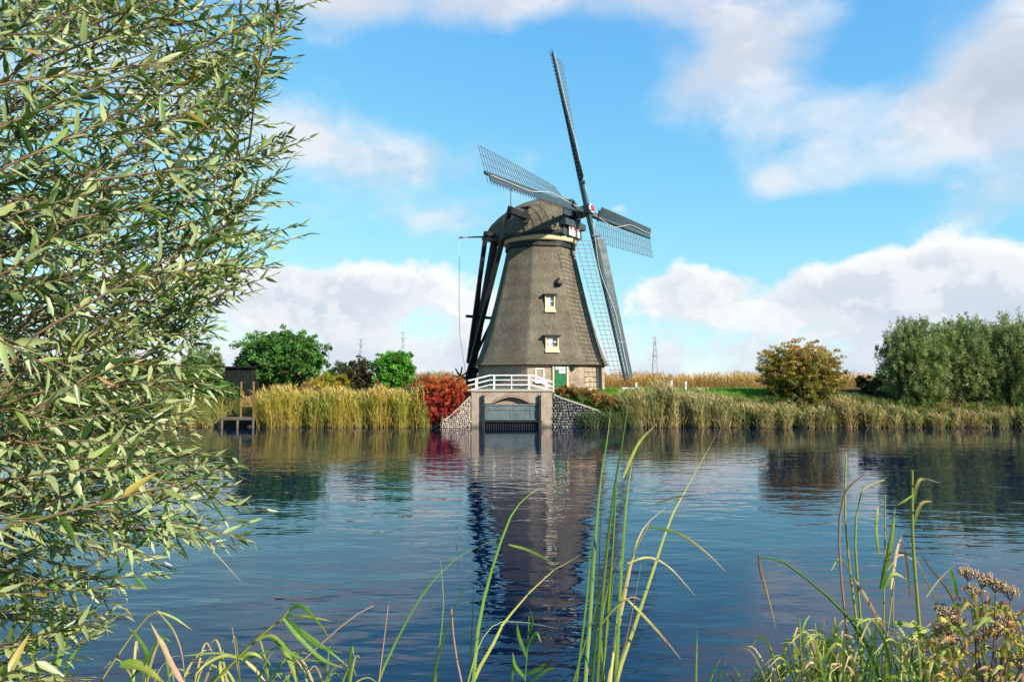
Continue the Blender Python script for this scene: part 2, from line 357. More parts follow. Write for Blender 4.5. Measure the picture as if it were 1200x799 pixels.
# ------------------------------------------------------------------ windmill
PSI, ALPHA, THETA, RS = R(57.2), R(12.85), R(-0.56), 13.48
hd = np.array([math.sin(PSI), -math.cos(PSI), 0]); ed = np.array([math.cos(PSI), math.sin(PSI), 0]); up = np.array([0, 0, 1.0])
CC = np.array([MC[0], MC[1], 0.0])
mill = empty('windmill', (MC[0], MC[1], GZ), 'tall thatched windmill with brick base and four lattice sails on the far bank', 'windmill')
A0 = R(-12.8)
def ringdir(a): return np.array([math.sin(a), -math.cos(a), 0])
def octring(r, cut=.06):
    """octagon with slightly eased corners: list of (x,y) offsets"""
    out = []
    C8 = [ringdir(A0 + k * math.pi / 4) * r for k in range(8)]
    for k in range(8):
        p, q, n = C8[k - 1], C8[k], C8[(k + 1) % 8]
        out += [q + (p - q) * cut, q * (1 - cut * .12), q + (n - q) * cut]
    return out
prof = np.array([(4.36, 5.50), (4.55, 5.38), (5.2, 5.07), (6.0, 4.77), (6.85, 4.50), (7.9, 4.19), (9.0, 3.88), (10.4, 3.52), (11.75, 3.19), (13.0, 2.90), (13.75, 2.74)])
def r_at(z): return float(np.interp(z, prof[:, 0], prof[:, 1]))
def loft(rings, zs, closed_top=False, wob=0):
    mb = MB(); n = len(rings[0]); V = []
    for rg, z in zip(rings, zs): V += [CC + p + up * z for p in rg]
    F = [(i * n + j, i * n + (j + 1) % n, (i + 1) * n + (j + 1) % n, (i + 1) * n + j) for i in range(len(zs) - 1) for j in range(n)]
    mb.add(V, F); return mb
zs = np.concatenate([[4.30, 4.30, 4.36], np.linspace(4.5, 13.75, 26)])
rg = [octring(4.9), octring(5.36), octring(5.50)] + [octring(r_at(z)) for z in zs[3:]]
loft(rg, zs).build('thatched_body', M['thatch'], mill)
def uv_prism(mb, name, mat, parent, perim):
    o = mb.build(name, mat, parent); me = o.data; uvl = me.uv_layers.new(name='UVMap'); 
    for p in me.polygons:
        nrm = p.normal; t = Vector((-nrm.y, nrm.x, 0)) if abs(nrm.z) < .9 else Vector((1, 0, 0)); t.normalize()
        for li in p.loop_indices:
            c = me.vertices[me.loops[li].vertex_index].co
            uvl.data[li].uv = (c.dot(t), c.z if abs(nrm.z) < .9 else c.y)
    return o
uv_prism(loft([octring(5.12, .01), octring(5.12, .01)], [1.6, 4.42]), 'brick_base', M['brick'], mill, 0)
loft([octring(5.18, .01), octring(5.18, .01), octring(5.125, .01)], [1.6, 2.62, 2.64]).build('plinth', M['render_wall'], mill)
loft([octring(2.92, .2), octring(2.95, .2), octring(2.92, .2), octring(2.8, .2)], [13.52, 13.55, 13.98, 14.0]).build('black_band', M['tar'], mill)
def circ(r, n=40): return [ringdir(2 * math.pi * k / n) * r for k in range(n)]
loft([circ(2.75), circ(2.93), circ(2.97), circ(2.7)], [13.96, 13.98, 14.42, 14.44]).build('cream_band', M['cream'], mill, True)
# cap: an upturned boat along the windshaft
def cap_pt(s, a, infl=0.0, lift=0.0):
    """s along the shaft (tail -4.7 .. front 2.35), a angle over the roof from near eave (0) to far eave (pi)"""
    w = float(np.interp(s, [-4.7, -4.3, -3.3, -2, -.6, .6, 1.8, 2.9], [.75, 1.25, 2.05, 2.72, 3.02, 2.95, 2.4, 1.5])) + infl
    zb = float(np.interp(s, [-4.7, -3, -1, .5, 2.9], [14.72, 14.46, 14.42, 14.44, 14.6])) + lift
    zt = float(np.interp(s, [-4.7, -4.2, -3, -1.6, -.4, .8, 2.0, 2.9], [15.75, 16.12, 16.74, 17.25, 17.55, 17.68, 17.6, 17.35])) + infl + lift
    ca, sa = math.cos(a), math.sin(a)
    x = math.copysign(abs(ca) ** .85, ca) * w; z = zb + (zt - zb) * sa ** .8
    return CC + hd * s - ed * x + up * z
def mk_cap():
    ss = np.linspace(-4.7, 2.9, 28); aa = np.linspace(0, math.pi, 21); V = []
    for s in ss: V += [cap_pt(s, a) for a in aa]
    n = len(aa); F = [(i * n + j, (i + 1) * n + j, (i + 1) * n + j + 1, i * n + j + 1) for i in range(len(ss) - 1) for j in range(n - 1)]
    mb = MB().add(V, F); mb.f.append(tuple(range(n))); mb.f.append(tuple((len(ss) - 1) * n + j for j in range(n - 1, -1, -1)))
    mb.f += [(i * n, i * n + n - 1, (i + 1) * n + n - 1, (i + 1) * n) for i in range(len(ss) - 1)]
    return mb
mk_cap().build('cap', M['thatch'], mill, False)
# dark eave boards and the boarded tail of the cap
ss = np.linspace(-4.72, 2.9, 26)
for sgn in (0.0, math.pi):
    mb = MB()
    P = [cap_pt(s, sgn, .05) for s in ss]
    for p, q in zip(P[:-1], P[1:]): mb.beam(p, q, .16, .26)
    mb.build('eave_board', M['tar'], mill)
mb = MB(); V = []; aa = np.linspace(0, math.pi, 13)
for s, infl in ((-4.78, .06), (-3.9, .05)):
    for a in aa: V.append(cap_pt(s, a, infl))
F = [(j, 13 + j, 14 + j, j + 1) for j in range(12)] + [tuple(range(13))]
mb.add(V, F).build('tail_boarding', M['tar'], mill)
mb = MB(); V = [CC + hd * 2.95 - ed * x + up * z for x, z in [(1.5, 14.4), (-1.5, 14.4)]] + [cap_pt(2.95, a, .04) for a in reversed(aa)]
mb.add(V, [tuple(range(len(V)))]); mb.add([v + hd * -.06 for v in V], [tuple(range(len(V) - 1, -1, -1))]); mb.build('front_boarding', M['sail_board'], mill)
# windshaft, poll end, beard
HUB = at(686.2, 247.2, 56.8)
Nn = math.cos(ALPHA) * hd + math.sin(ALPHA) * up; Un = math.cos(ALPHA) * up - math.sin(ALPHA) * hd; En = ed
MB().tube([HUB - Nn * 3.6, HUB - Nn * .6], [.36, .34], 12).build('windshaft', M['tar'], mill, True)
MB().box(HUB - Nn * .1, (.74, .74, 1.2), (En, Un, Nn)).build('poll_end', M['iron'], mill, bevel=.04)
for a_, b_ in ((En, Un), (Un, En)):
    for s_ in (-1, 1):
        MB().box(HUB + Nn * .40 + a_ * s_ * .25, (.2, .34, .36), (a_, b_, Nn)).build('wedge_block', M['white'], mill, bevel=.03)
MB().box(HUB + Nn * .62, (.42, .42, .14), (En, Un, Nn)).build('shaft_end_cap', M['red'], mill, bevel=.03)
bc = CC + hd * 3.12 + up * 14.75
beard = MB().box(bc - ed * .0, (1.7, .12, .75), (ed, hd, up)).build('beard_board', M['white'], mill, bevel=.05)
for x, w in ((-.66, .3), (.66, .3), (0, .36)):
    MB().box(bc + ed * x + hd * .08 + up * .28, (w, .05, .3), (ed, hd, up)).build('red_ornament', M['red'], beard)
MB().beam(CC + hd * 3.05 - ed * 1.7 + up * 15.35, CC + hd * 3.05 + ed * 1.7 + up * 15.35, .45, .5).build('weather_beam', M['sail_board'], mill)
# sails
def mk_sail(k):
    th = THETA + k * math.pi / 2
    d = math.cos(th) * Un + math.sin(th) * En; c = -math.sin(th) * Un + math.cos(th) * En
    off = Nn * (.17 if k % 2 == 0 else -.17)            # the two stocks cross one behind the other
    H = HUB + off
    P = lambda s, w, q=0.0: H + d * s + q * Nn + (w * (math.cos(tw(s)) * c - math.sin(tw(s)) * Nn))
    def tw(s): return R(float(np.interp(s, [2, 6, 10, 14], [24, 16, 9, 3])))
    stock = MB().beam(H, H + d * RS, .40, .34, up=Nn, taper=.5).build('sail', M['sail_board'], mill, bevel=.02)
    s0, s1 = 2.5, RS - .12
    # leading boards, in planks end to end
    edges = np.linspace(s0 - .1, s1, 5)
    for a, b in zip(edges[:-1], edges[1:]):
        b2 = b - .03; mb = MB(); V = []
        for s in np.linspace(a, b2, 5):
            tws = tw(s) + R(14)
            def Q(w, q): return H + d * s + w * (math.cos(tws) * c - math.sin(tws) * Nn) + q * Nn
            wl = -.80
            V += [Q(wl, .10), Q(-.17, .10), Q(-.17, .06), Q(wl, .06)]
        F = [(i * 4 + j, i * 4 + (j + 1) % 4, (i + 1) * 4 + (j + 1) % 4, (i + 1) * 4 + j) for i in range(4) for j in range(4)] + [(3, 2, 1, 0), (16, 17, 18, 19)]
        mb.add(V, F).build('wind_board', M['sail_board'], stock)
    nb = 33
    for i, s in enumerate(np.linspace(s0, s1, nb)):
        MB().beam(P(s, -.72, -.02), P(s, 1.95 + .05 * math.sin(i * 2.3), -.02), .036, .036, up=d).build('cross_bar', M['lattice'], stock)
    for w in (.62, 1.24, 1.9):
        pts = [P(s, w, .03) for s in np.linspace(s0, s1, 14)]
        MB().tube(pts, .017, 5).build('hem_lath', M['lattice'], stock)
    # rope of the furled cloth lying along the stock
    pts = [P(s, .12 + .30 * math.sin((s - 2) * .55) * math.exp(-((s - 5) / 4) ** 2) - .35 * smooth(5, 9, s), .24) for s in np.linspace(1.2, RS - .3, 40)]
    MB().tube(pts, .022, 6).build('rope', M['rope'], stock, True)
    MB().beam(P(2.2, -.4, .24), P(2.2, .45, .24), .12, .12, up=d).build('stock_clamp', M['iron'], stock)
    return stock
for k in range(4): mk_sail(k)
# tail, braces, spruits
TAILB = CC - hd * 7.0 + up * (GZ + .35)
def cp(s, l, z): return CC + hd * s - ed * l + up * z      # l > 0 is the near side
MB().beam(cp(.6, -5.3, 15.7), cp(.6, 5.4, 15.7), .36, .42).build('long_spruit', M['tar'], mill, bevel=.02)
MB().beam(cp(-3.0, -3.4, 14.75), cp(-3.0, 3.4, 14.75), .32, .36).build('short_spruit', M['tar'], mill, bevel=.02)
MB().beam(cp(-4.3, 0, 15.3), TAILB, .5, .44).build('tail_pole', M['tar'], mill, bevel=.02)
for l in (5.25, -5.15):
    MB().beam(cp(.6, l, 16.05), TAILB + up * .5 + ed * (-.3 if l > 0 else .3), .34, .3).build('long_brace', M['tar'], mill)
for l in (3.25, -3.25):
    MB().beam(cp(-3.0, l, 14.9), TAILB + up * 1.9 + hd * .1 + ed * (-.25 if l > 0 else .25), .32, .26).build('short_brace', M['tar'], mill)
MB().beam(cp(-4.6, .0, 14.9), cp(-5.6, .0, 15.15), .3, .3).build('brake_beam_stub', M['tar'], mill)
a = cp(-5.45, 0, 15.5); MB().beam(a, cp(-6.35, .0, 6.2), .2, .2).build('brake_pole', M['tar'], mill)
MB().beam(cp(-5.0, 0, 15.25), cp(-6.2, 0, 15.35), .12).build('brake_lever', M['tar'], mill)
p0, p1 = cp(-6.2, 0, 15.35), cp(-8.1, 0, 15.5)
for i in range(4):
    MB().beam(p0 + (p1 - p0) * i / 4, p0 + (p1 - p0) * (i + 1) / 4, .11).build('brake_lever_band', M['red'] if i in (3, 1) else M['white'] if i == 2 else M['tar'], mill)
MB().tube([p1, p1 * .99 + TAILB * .01 - up * 6, cp(-8.0, 0, 7.0), cp(-7.3, 0, 3.4)], .022, 5).build('brake_rope', M['rope'], mill)
MB().beam(cp(-5.4, -1.6, 8.5), cp(-6.2, 1.5, 8.5), .22, .22).build('tail_tie', M['tar'], mill)
MB().tube([cp(.6, 5.25, 16.0), cp(.6, 5.25, 17.9)], .03, 6).build('lightning_rod', M['iron'], mill)
MB().beam(cp(.6, 3.1, 15.2), cp(.6, 3.1, 16.35), .34, .3).build('spruit_bracket', M['tar'], mill)
MB().beam(cp(.95, 3.1, 16.4), cp(.25, 3.1, 16.4), .4, .1).build('spruit_bracket_top', M['tar'], mill)
for l in (1.05, -1.05):
    wc = cp(-7.15, l, GZ + 1.0); wheel = MB().tube([wc - ed * .12, wc + ed * .12], .14, 10).build('winch_wheel', M['iron'], mill)
    for i in range(8):
        t = i * math.pi / 4 + .2; v = math.cos(t) * up + math.sin(t) * hd
        MB().beam(wc, wc + v * .92, .11, .09, up=ed, taper=.8).build('spoke', M['iron'], wheel)
MB().tube([cp(-7.15, -1.0, GZ + 1), cp(-7.15, 1.0, GZ + 1)], .1, 8).build('winch_axle', M['tar'], mill)
# windows and door
def face_frame(ang): n = ringdir(ang); t = np.array([math.cos(ang), math.sin(ang), 0]); return n, t
FA = A0 + R(22.5)
def tx_for(px, ang, r, z):
    n, t = face_frame(ang); k = (px - 600) / FPX; cp_, sp_ = math.cos(PITCH), math.sin(PITCH)
    b0 = k * ((MC[1] + n[1] * r) * cp_ + (z - CAM_Z) * sp_) - (MC[0] + n[0] * r); return b0 / (t[0] - k * t[1] * cp_)
def mk_window(ang, tx, z, w, h, r_out, depth=.5, mat='cream', mull=1, sill=True, panecol='pane'):
    n, t = face_frame(ang); c = CC + n * r_out + t * tx + up * z; ax = (t, n, up)
    fr = MB(); b = .07
    fr.box(c + t * (-w / 2 + b / 2) - n * depth / 2, (b, depth, h), ax).box(c + t * (w / 2 - b / 2) - n * depth / 2, (b, depth, h), ax)
    fr.box(c + up * (h / 2 - b / 2) - n * depth / 2, (w - 2 * b, depth, b), ax).box(c - up * (h / 2 - b / 2) - n * depth / 2, (w - 2 * b, depth, b), ax)
    f = fr.build('window', M[mat], mill)
    iw, ih = w - 2 * b, h - 2 * b
    for i in range(mull + 1):
        pw = iw / (mull + 1)
        MB().box(c + t * (-iw / 2 + pw * (i + .5)) - n * .14, (pw - .03, .03, ih), ax).build('pane', M['glass'], f)
    for i in range(mull):
        MB().box(c + t * (-iw / 2 + iw / (mull + 1) * (i + 1)) - n * .11, (.06, .05, ih), ax).build('mullion', M['white'], f)
    MB().box(c - n * .105 + up * ih * .12, (iw, .045, .05), ax).build('glazing_bar', M['white'], f)
    if sill: MB().box(c - up * (h / 2 + .09) + n * .02, (w + .12, .30, .16), ax).build('sill', M[mat], f, bevel=.02)
    return f, c, ax
def mk_glass():
    m, gg, out = mat_base('window_glass'); p = geopos(gg); n = gg.noise(p, 1.5, 2, .5)
    b = pbsdf(gg, out, gg.mix(n, (.03, .035, .04), (.10, .11, .12)), .08, n, .15, .05, .9); return m
M['glass'] = mk_glass()
M['curtain'] = paint('white_curtain', (.75, .76, .78), .8, .1, 8, .1)
for (z, wpx, w, h) in ((9.02, 644.5, .74, 1.12), (5.92, 647, .98, 1.02)):
    ap = r_at(z - .55) * math.cos(R(22.5)); tx = tx_for(wpx, FA, ap, z)
    f, c, ax = mk_window(FA, tx, z, w, h, ap + .03, .9)
    n, t = face_frame(FA)
    MB().box(c + up * (h / 2 + .06) - n * .12, (w + .3, .62, .09), ax).build('brow_shadow', M['tar'], f)  # dark slab over the window, standing in for the thatch brow's shadow
    MB().box(c - up * (h / 2 - .16) - n * .04, (w - .16, .1, .24), ax).build('apron', M['cream'], f)
    MB().box(c - t * w * .2 - n * .125 + up * .1, (w * .24, .02, h * .62), ax).build('curtain', M['curtain'], f)
AP = 5.12 * math.cos(R(22.5))
f, c, ax = mk_window(FA, tx_for(632.5, FA, AP, 3.6), 3.62, .66, .92, AP + .05, .2, 'white', 0)
MB().box(c - ax[1] * .12, (.5, .015, .72), ax).build('curtain', M['curtain'], f)
f, c, ax = mk_window(FA + R(45), tx_for(690.5, FA + R(45), AP, 3.0), 2.98, .78, .86, AP + .05, .2, 'cream', 1)
n, t = face_frame(FA)
dc = CC + n * (AP + .02) + t * tx_for(656.5, FA, AP, 3.4) + up * 3.42
ax = (t, n, up)
door = MB().box(dc, (.92, .1, 1.92), ax).build('door', M['green'], mill, bevel=.015)
for x in (-.53, .53): MB().box(dc + t * x, (.11, .2, 2.06), ax).build('door_frame', M['cream'], door)
MB().box(dc + up * 1.03 - n * .0, (1.17, .22, .11), ax).build('door_head', M['tar'], door)
for i in range(2):
    for j in range(3): MB().box(dc + t * (-.13 + .26 * (j - .5)) + up * (.42 + .27 * i) + n * .055, (.22, .03, .23), ax).build('pane', M['curtain'] if (i + j) % 4 else M['glass'], door)
for j in range(2): MB().box(dc + t * (-.22 + .44 * j) - up * .42 + n * .055, (.34, .02, .7), ax).build('door_panel', M['green'], door, bevel=.008)
MB().tube([dc + t * .37 + n * .05 - up * .05, dc + t * .37 + n * .14 - up * .05], .035, 8).build('handle', M['iron'], door)
lz = 10.65; lc = CC + n * (r_at(lz) * math.cos(R(22.5)) + .12) + t * tx_for(654, FA, r_at(lz) * .92, lz) + up * lz
lamp = MB().tube([lc + n * .02 - up * .22, lc + n * .05 + up * .05, lc + n * .05 + up * .28], [.30, .22, .06], 10).build('iron_bell', M['iron'], mill, True)
MB().beam(lc - n * .3 + up * .3, lc + n * .3 + up * .3, .06).build('bracket', M['iron'], lamp)
lc2 = CC + n * (AP + .1) + t * tx_for(671, FA, AP, 4.1) + up * 4.1
MB().tube([lc2 + up * .1, lc2 - up * .15], [.16, .1], 8).build('wall_lamp', M['iron'], mill)

# ------------------------------------------------------------------ sluice with footbridge
FY = 50.98
sl = empty('sluice_bridge', (0, FY, 0), 'sluice under the footbridge, with grey gate and white railings before the mill', 'sluice')
x0, x1 = -2.80, 2.78; ox0, ox1 = -2.04, 1.96; ZT = 2.44
def arch_wall():
    for (a, b) in ((x0, ox0), (ox1, x1)): MB().box(((a + b) / 2, FY + .3, (ZT - 1) / 2), (b - a, .6, ZT + 1)).build('pier', M['render_wall'], sl, bevel=.02)
arch_wall()
mb = MB(); ts = np.linspace(0, 1, 15); V = []
def soff(t): return 1.62 + .42 * math.sin(math.pi * min(max((t - .18) / .64, 0), 1)) if .18 < t < .82 else 1.62
for t in ts:
    x = ox0 + (ox1 - ox0) * t
    V += [(x, FY + .004, soff(t)), (x, FY + .004, ZT), (x, FY + .6, ZT), (x, FY + .6, soff(t))]
F = [(i * 4 + j, (i + 1) * 4 + j, (i + 1) * 4 + (j + 1) % 4, i * 4 + (j + 1) % 4) for i in range(14) for j in range(4)]
mb.add(V, F).build('lintel', M['render_wall'], sl)
mb = MB()
for t0, t1 in zip(np.linspace(.18, .82, 18)[:-1], np.linspace(.18, .82, 18)[1:]):
    xa, xb = ox0 + (ox1 - ox0) * t0, ox0 + (ox1 - ox0) * t1; za, zb = soff(t0 + 1e-6), soff(t1 - 1e-6)
    v = MB().add([(xa + .012, FY - .02, za - .0), (xb - .012, FY - .02, zb), (xb - .012, FY - .02, zb + .22), (xa + .012, FY - .02, za + .22), (xa + .012, FY + .3, za - .002), (xb - .012, FY + .3, zb - .002), (xb - .012, FY + .3, zb + .22), (xa + .012, FY + .3, za + .22)],
             [(0, 1, 2, 3), (4, 7, 6, 5), (0, 4, 5, 1), (2, 6, 7, 3), (0, 3, 7, 4), (1, 5, 6, 2)])
    uv_prism(v, 'arch_brick', M['arch_brick'], sl, 0)
MB().box(((x0 + x1) / 2, FY + .3 + .97, ZT + .07), (x1 - x0 + .14, 2.7, .13)).build('deck', M['coping'], sl, bevel=.02)
MB().box((ox0 - .14, FY + 1.55, .7), (.3, 1.88, 3.4)).box((ox1 + .14, FY + 1.55, .7), (.3, 1.88, 3.4)).box((0, FY + 2.52, .7), (4.4, .1, 3.4)).build('culvert_wall', M['dark_mortar'], sl)
# brickwork panel of the arch recess, gate and its posts
uv_prism(MB().box((-.04, FY + .38, 1.72), (ox1 - ox0 - .01, .12, .62)), 'arch_infill', M['arch_brick'], sl, 0)
for x in (ox0 + .06, ox1 - .06): MB().box((x, FY - .09, 1.0), (.2, .2, 2.36)).build('gate_post', M['tar'], sl, bevel=.03)
gt = MB().box((-.04, FY + .12, 1.02), (3.66, .08, 1.10)).build('gate', M['gate'], sl)
gx = np.array([-.04, FY + .05, 0])
for z, h in ((1.51, .12), (1.20, .10), (.53, .10)): MB().box(gx + (0, 0, z), (3.66, .08, h)).build('gate_rail', M['gate'], gt, bevel=.012)
for x in (-1.77, -.02, 1.36, 1.77): MB().box(gx + (x, .01, .86), (.12, .07, .56)).build('gate_stile', M['gate'], gt, bevel=.01)
for z in (.66, .81, .96, 1.09): MB().box(gx + (-.0, .035, z), (3.4, .05, .135)).build('gate_board', M['gate'], gt, bevel=.008)
MB().box(gx + (0, .03, 1.36), (3.6, .05, .17)).build('gate_board', M['gate'], gt, bevel=.008)
MB().box((-.04, FY - .06, .40), (4.25, .14, .09)).build('walkway_beam', M['tar'], sl)
for i in range(24): MB().box((-1.88 + i * .16, FY + .02, -.05), (.05, .05, .82)).build('rack_bar', M['iron'], sl)
# railings
def railing(y, name):
    def top(x): return float(np.interp(x, [-3.05, -1.55, 1.45, 2.9], [.62, 1.0, 1.0, .52]))
    rl = empty(name, (0, y - FY, ZT + .02)); rl.parent = sl
    base = ZT + .12
    for x in (-2.5, -1.25, -.02, 1.22, 2.42):
        MB().box((x, y, base - .1 + (top(x) + .1) / 2), (.06, .06, top(x) + .1)).build('rail_post', M['white'], rl)
    for fz in (1.0, .64, .27):
        pts = [(x, y, base + top(x) - (1 - fz) * .92) for x in (-3.05, -1.55, 1.45, 2.9)]
        mb = MB()
        for p, q in zip(pts[:-1], pts[1:]): mb.beam(p, q, .05, .06)
        mb.build('rail', M['white'], rl)
railing(FY + .18, 'railing'); railing(FY + 2.3, 'railing')

# wing walls of stone
def rock(mbv, c, r, col):
    ico = ROCK[random.randrange(len(ROCK))]
    mbv[0].append(ico[0] * np.array(r) + np.array(c)); mbv[1].append(ico[1] + mbv[2]); mbv[2] += len(ico[0]); mbv[3].append(np.tile(col, (len(ico[0]), 1)))
def mk_rocks():
    L = []
    for k in range(8):
        V = np.array([(x, y, z) for x in (-1, 1) for y in (-1, 1) for z in (-1, 1)], float) * .8
        V = np.concatenate([V, [(1, 0, 0), (-1, 0, 0), (0, 1, 0), (0, -1, 0), (0, 0, 1), (0, 0, -1)]]) + rng.normal(0, .09, (14, 3))
        Q = [(0, 1, 3, 2, 9), (4, 6, 7, 5, 8), (0, 4, 5, 1, 11), (2, 3, 7, 6, 10), (0, 2, 6, 4, 13), (1, 5, 7, 3, 12)]
        F = np.array([(q[i], q[(i + 1) % 4], q[4]) for q in Q for i in range(4)]); L.append((V, F))
    return L
ROCK = mk_rocks()
def stone_wall(name, xa, xb, zt, palette, mort, label, size):
    w = empty(name, ((xa + xb) / 2, 51.0, 0), label, 'wall')
    n = 14; V = []; 
    for i in range(n + 1):
        x = xa + (xb - xa) * i / n; z = zt(x)
        V += [(x, 51.0, -1), (x, 51.0, z), (x, 51.32, z), (x, 51.32, -1)]
    F = [(i * 4 + j, (i + 1) * 4 + j, (i + 1) * 4 + (j + 1) % 4, i * 4 + (j + 1) % 4) for i in range(n) for j in range(4)] + [(0, 1, 2, 3), (n * 4 + 3, n * 4 + 2, n * 4 + 1, n * 4)]
    MB().add(V, F).build('wall_core', mort, w)
    acc = [[], [], 0, []]; z = -.15; row = 0
    while z < 2.3:
        x = xa + (row % 2) * size * .5
        while x < xb:
            s = size * random.uniform(.7, 1.15)
            if z + s * .4 < zt(x): rock(acc, (x + random.uniform(-.03, .03), 50.98 + random.uniform(-.03, .03), z + random.uniform(-.03, .03)), (s * .5, .045, s * .46), random.choice(palette) * random.uniform(.75, 1.2))
            x += s * 1.02
        z += size * .92; row += 1
    o = link('stones', npmesh('stones', np.concatenate(acc[0]), [np.concatenate(acc[1])], np.concatenate(acc[3])), w, M['stone']); tag(o, kind='stuff')
    mb = MB(); xs_ = np.linspace(xa, xb, 7)
    for a, b in zip(xs_[:-1], xs_[1:]): 
        MB().beam((a + .01, 51.13, zt(a) + .03), (b - .01, 51.13, zt(b) + .03), .46, .10).build('coping_stone', M['coping'], w)
    return w
stone_wall('wing_wall', 2.86, 6.4, lambda x: float(wall_top(np.array(x))) + .02, [np.array((.12, .115, .11)), np.array((.07, .07, .072)), np.array((.17, .165, .155)), np.array((.045, .045, .05))], M['dark_mortar'], 'dark basalt retaining wall sloping down right of the sluice', .2)
stone_wall('wing_wall', -4.9, -2.86, lambda x: float(wall_top(np.array(x))) + .02, [np.array((.42, .33, .27)), np.array((.38, .30, .25)), np.array((.45, .37, .31)), np.array((.38, .27, .22))], M['pale_mortar'], 'pale pinkish stone retaining wall left of the sluice beside the red shrub', .15)

# ------------------------------------------------------------------ foliage generators
def nrm(a): return a / (np.linalg.norm(a, axis=-1, keepdims=True) + 1e-9)
def diamonds(P, D, Nv, L, Wd, col):
    """leaf faces: base P, direction D, normal Nv, length L, width Wd"""
    Sd = nrm(np.cross(D, Nv)); n = len(P); L = L[:, None]; Wd = Wd[:, None]
    V = np.stack([P, P + D * L * .45 + Sd * Wd * .5, P + D * L - Nv * L * .08, P + D * L * .45 - Sd * Wd * .5], 1).reshape(-1, 3)
    return V, np.arange(n * 4).reshape(n, 4), np.repeat(col, 4, 0)
def pick_cols(pal, n, jit=.18):
    pal = np.array(pal, float); k = rng.integers(0, len(pal), n); return pal[k] * (1 + rng.normal(0, jit, (n, 1))).clip(.45, 1.7) * (1 + rng.normal(0, .06, (n, 3)))
def crown_cloud(c, rad, nclump, per, pal, lsize, lw=.5, upbias=.3, clump=.26, zmin=None, ragged=.18, shell=.55, radial=.5, flat_bottom=None, top_pal=None, stretch=(1, 1, .8)):
    c = np.array(c, float); rad = np.array(rad, float)
    u = nrm(rng.normal(size=(nclump, 3))); rr = (shell ** 3 + (1 - shell ** 3) * rng.random(nclump)) ** (1 / 3)
    inner = rng.random(nclump) < .25; rr = np.where(inner, rng.random(nclump) ** .5 * .8, rr)
    rr = rr * (1 + rng.normal(0, ragged, nclump)).clip(.6, 1.13)
    Cc = c + u * rad * rr[:, None]
    if flat_bottom is not None: Cc[:, 2] = np.where(Cc[:, 2] < flat_bottom, flat_bottom + rng.random(nclump) * rad[2] * .9, Cc[:, 2])
    cr = clump * rad.mean() * rng.uniform(.55, 1.25, nclump)
    ccol = pick_cols(pal, nclump, .22)
    if top_pal is not None:
        tcol = pick_cols(top_pal, nclump, .12); f = smooth(-.1, .7, (Cc[:, 2] - c[2]) / rad[2] + rng.normal(0, .25, nclump))[:, None]; ccol = ccol * (1 - f) + tcol * f
    n = nclump * per; ci = np.repeat(np.arange(nclump), per)
    off = nrm(rng.normal(size=(n, 3))) * (rng.random((n, 1)) ** .45) * cr[ci][:, None] * np.array(stretch)
    P = Cc[ci] + off
    if zmin is not None:
        keep = P[:, 2] > zmin; P, off, ci = P[keep], off[keep], ci[keep]; n = len(P)
    out = nrm(P - c); D = nrm(out * radial + nrm(rng.normal(size=(n, 3))) + np.array([0, 0, upbias]))
    Nv = nrm(np.cross(D, nrm(rng.normal(size=(n, 3)))) + out * .5 + np.array([0, 0, .4])); Nv = nrm(Nv - D * (Nv * D).sum(1, keepdims=True))
    L = lsize * rng.uniform(.6, 1.3, n); col = ccol[ci] * (1 + rng.normal(0, .16, (n, 1))).clip(.5, 1.6) * (1 + rng.normal(0, .05, (n, 3)))
    return diamonds(P, D, Nv, L, L * lw, col.clip(.004, .9)), Cc
def limbs(base, Cc, r0, nl=9, trunks=1, h0=.35):
    mb = MB(); base = np.array(base, float)
    for t in range(trunks):
        b = base + np.array([rng.normal(0, .12 * trunks), rng.normal(0, .12 * trunks), 0]); ctr = Cc.mean(0)
        f = b + (ctr - b) * h0 + rng.normal(0, .1, 3) * (1, 1, 0)
        mb.tube([b - (0, 0, .3), b + (f - b) * .5 + rng.normal(0, .05, 3), f], [r0, r0 * .8, r0 * .65], 8)
        for k in rng.choice(len(Cc), min(nl, len(Cc)), replace=False):
            e = Cc[k]; m = f + (e - f) * .5 + np.array([0, 0, -.12]) * np.linalg.norm(e - f) * .3 + rng.normal(0, .1, 3)
            mb.tube([f, f + (m - f) * .5 + rng.normal(0, .05, 3), m, m + (e - m) * .6, e], [r0 * .5, r0 * .36, r0 * .24, r0 * .14, r0 * .05], 6)
    return mb
def tree(name, label, cat, base, center, rad, pal, nclump, per, lsize, group=None, r0=.14, trunks=1, nl=12, **k):
    t = empty(name, tuple(base), label, cat, group)
    (V, F, C), Cc = crown_cloud(center, rad, nclump, per, pal, lsize, **k)
    limbs(base, Cc, r0, nl, trunks).build('trunk', M['bark'], t, True)
    o = link('crown', npmesh('crown', V, [F], C), t, M['leaf']); tag(o, kind='stuff'); return t
def gpt(px, Y):
    p = at(px, 440, Y); return np.array([p[0], Y, float(ground_z(p[0], Y))])

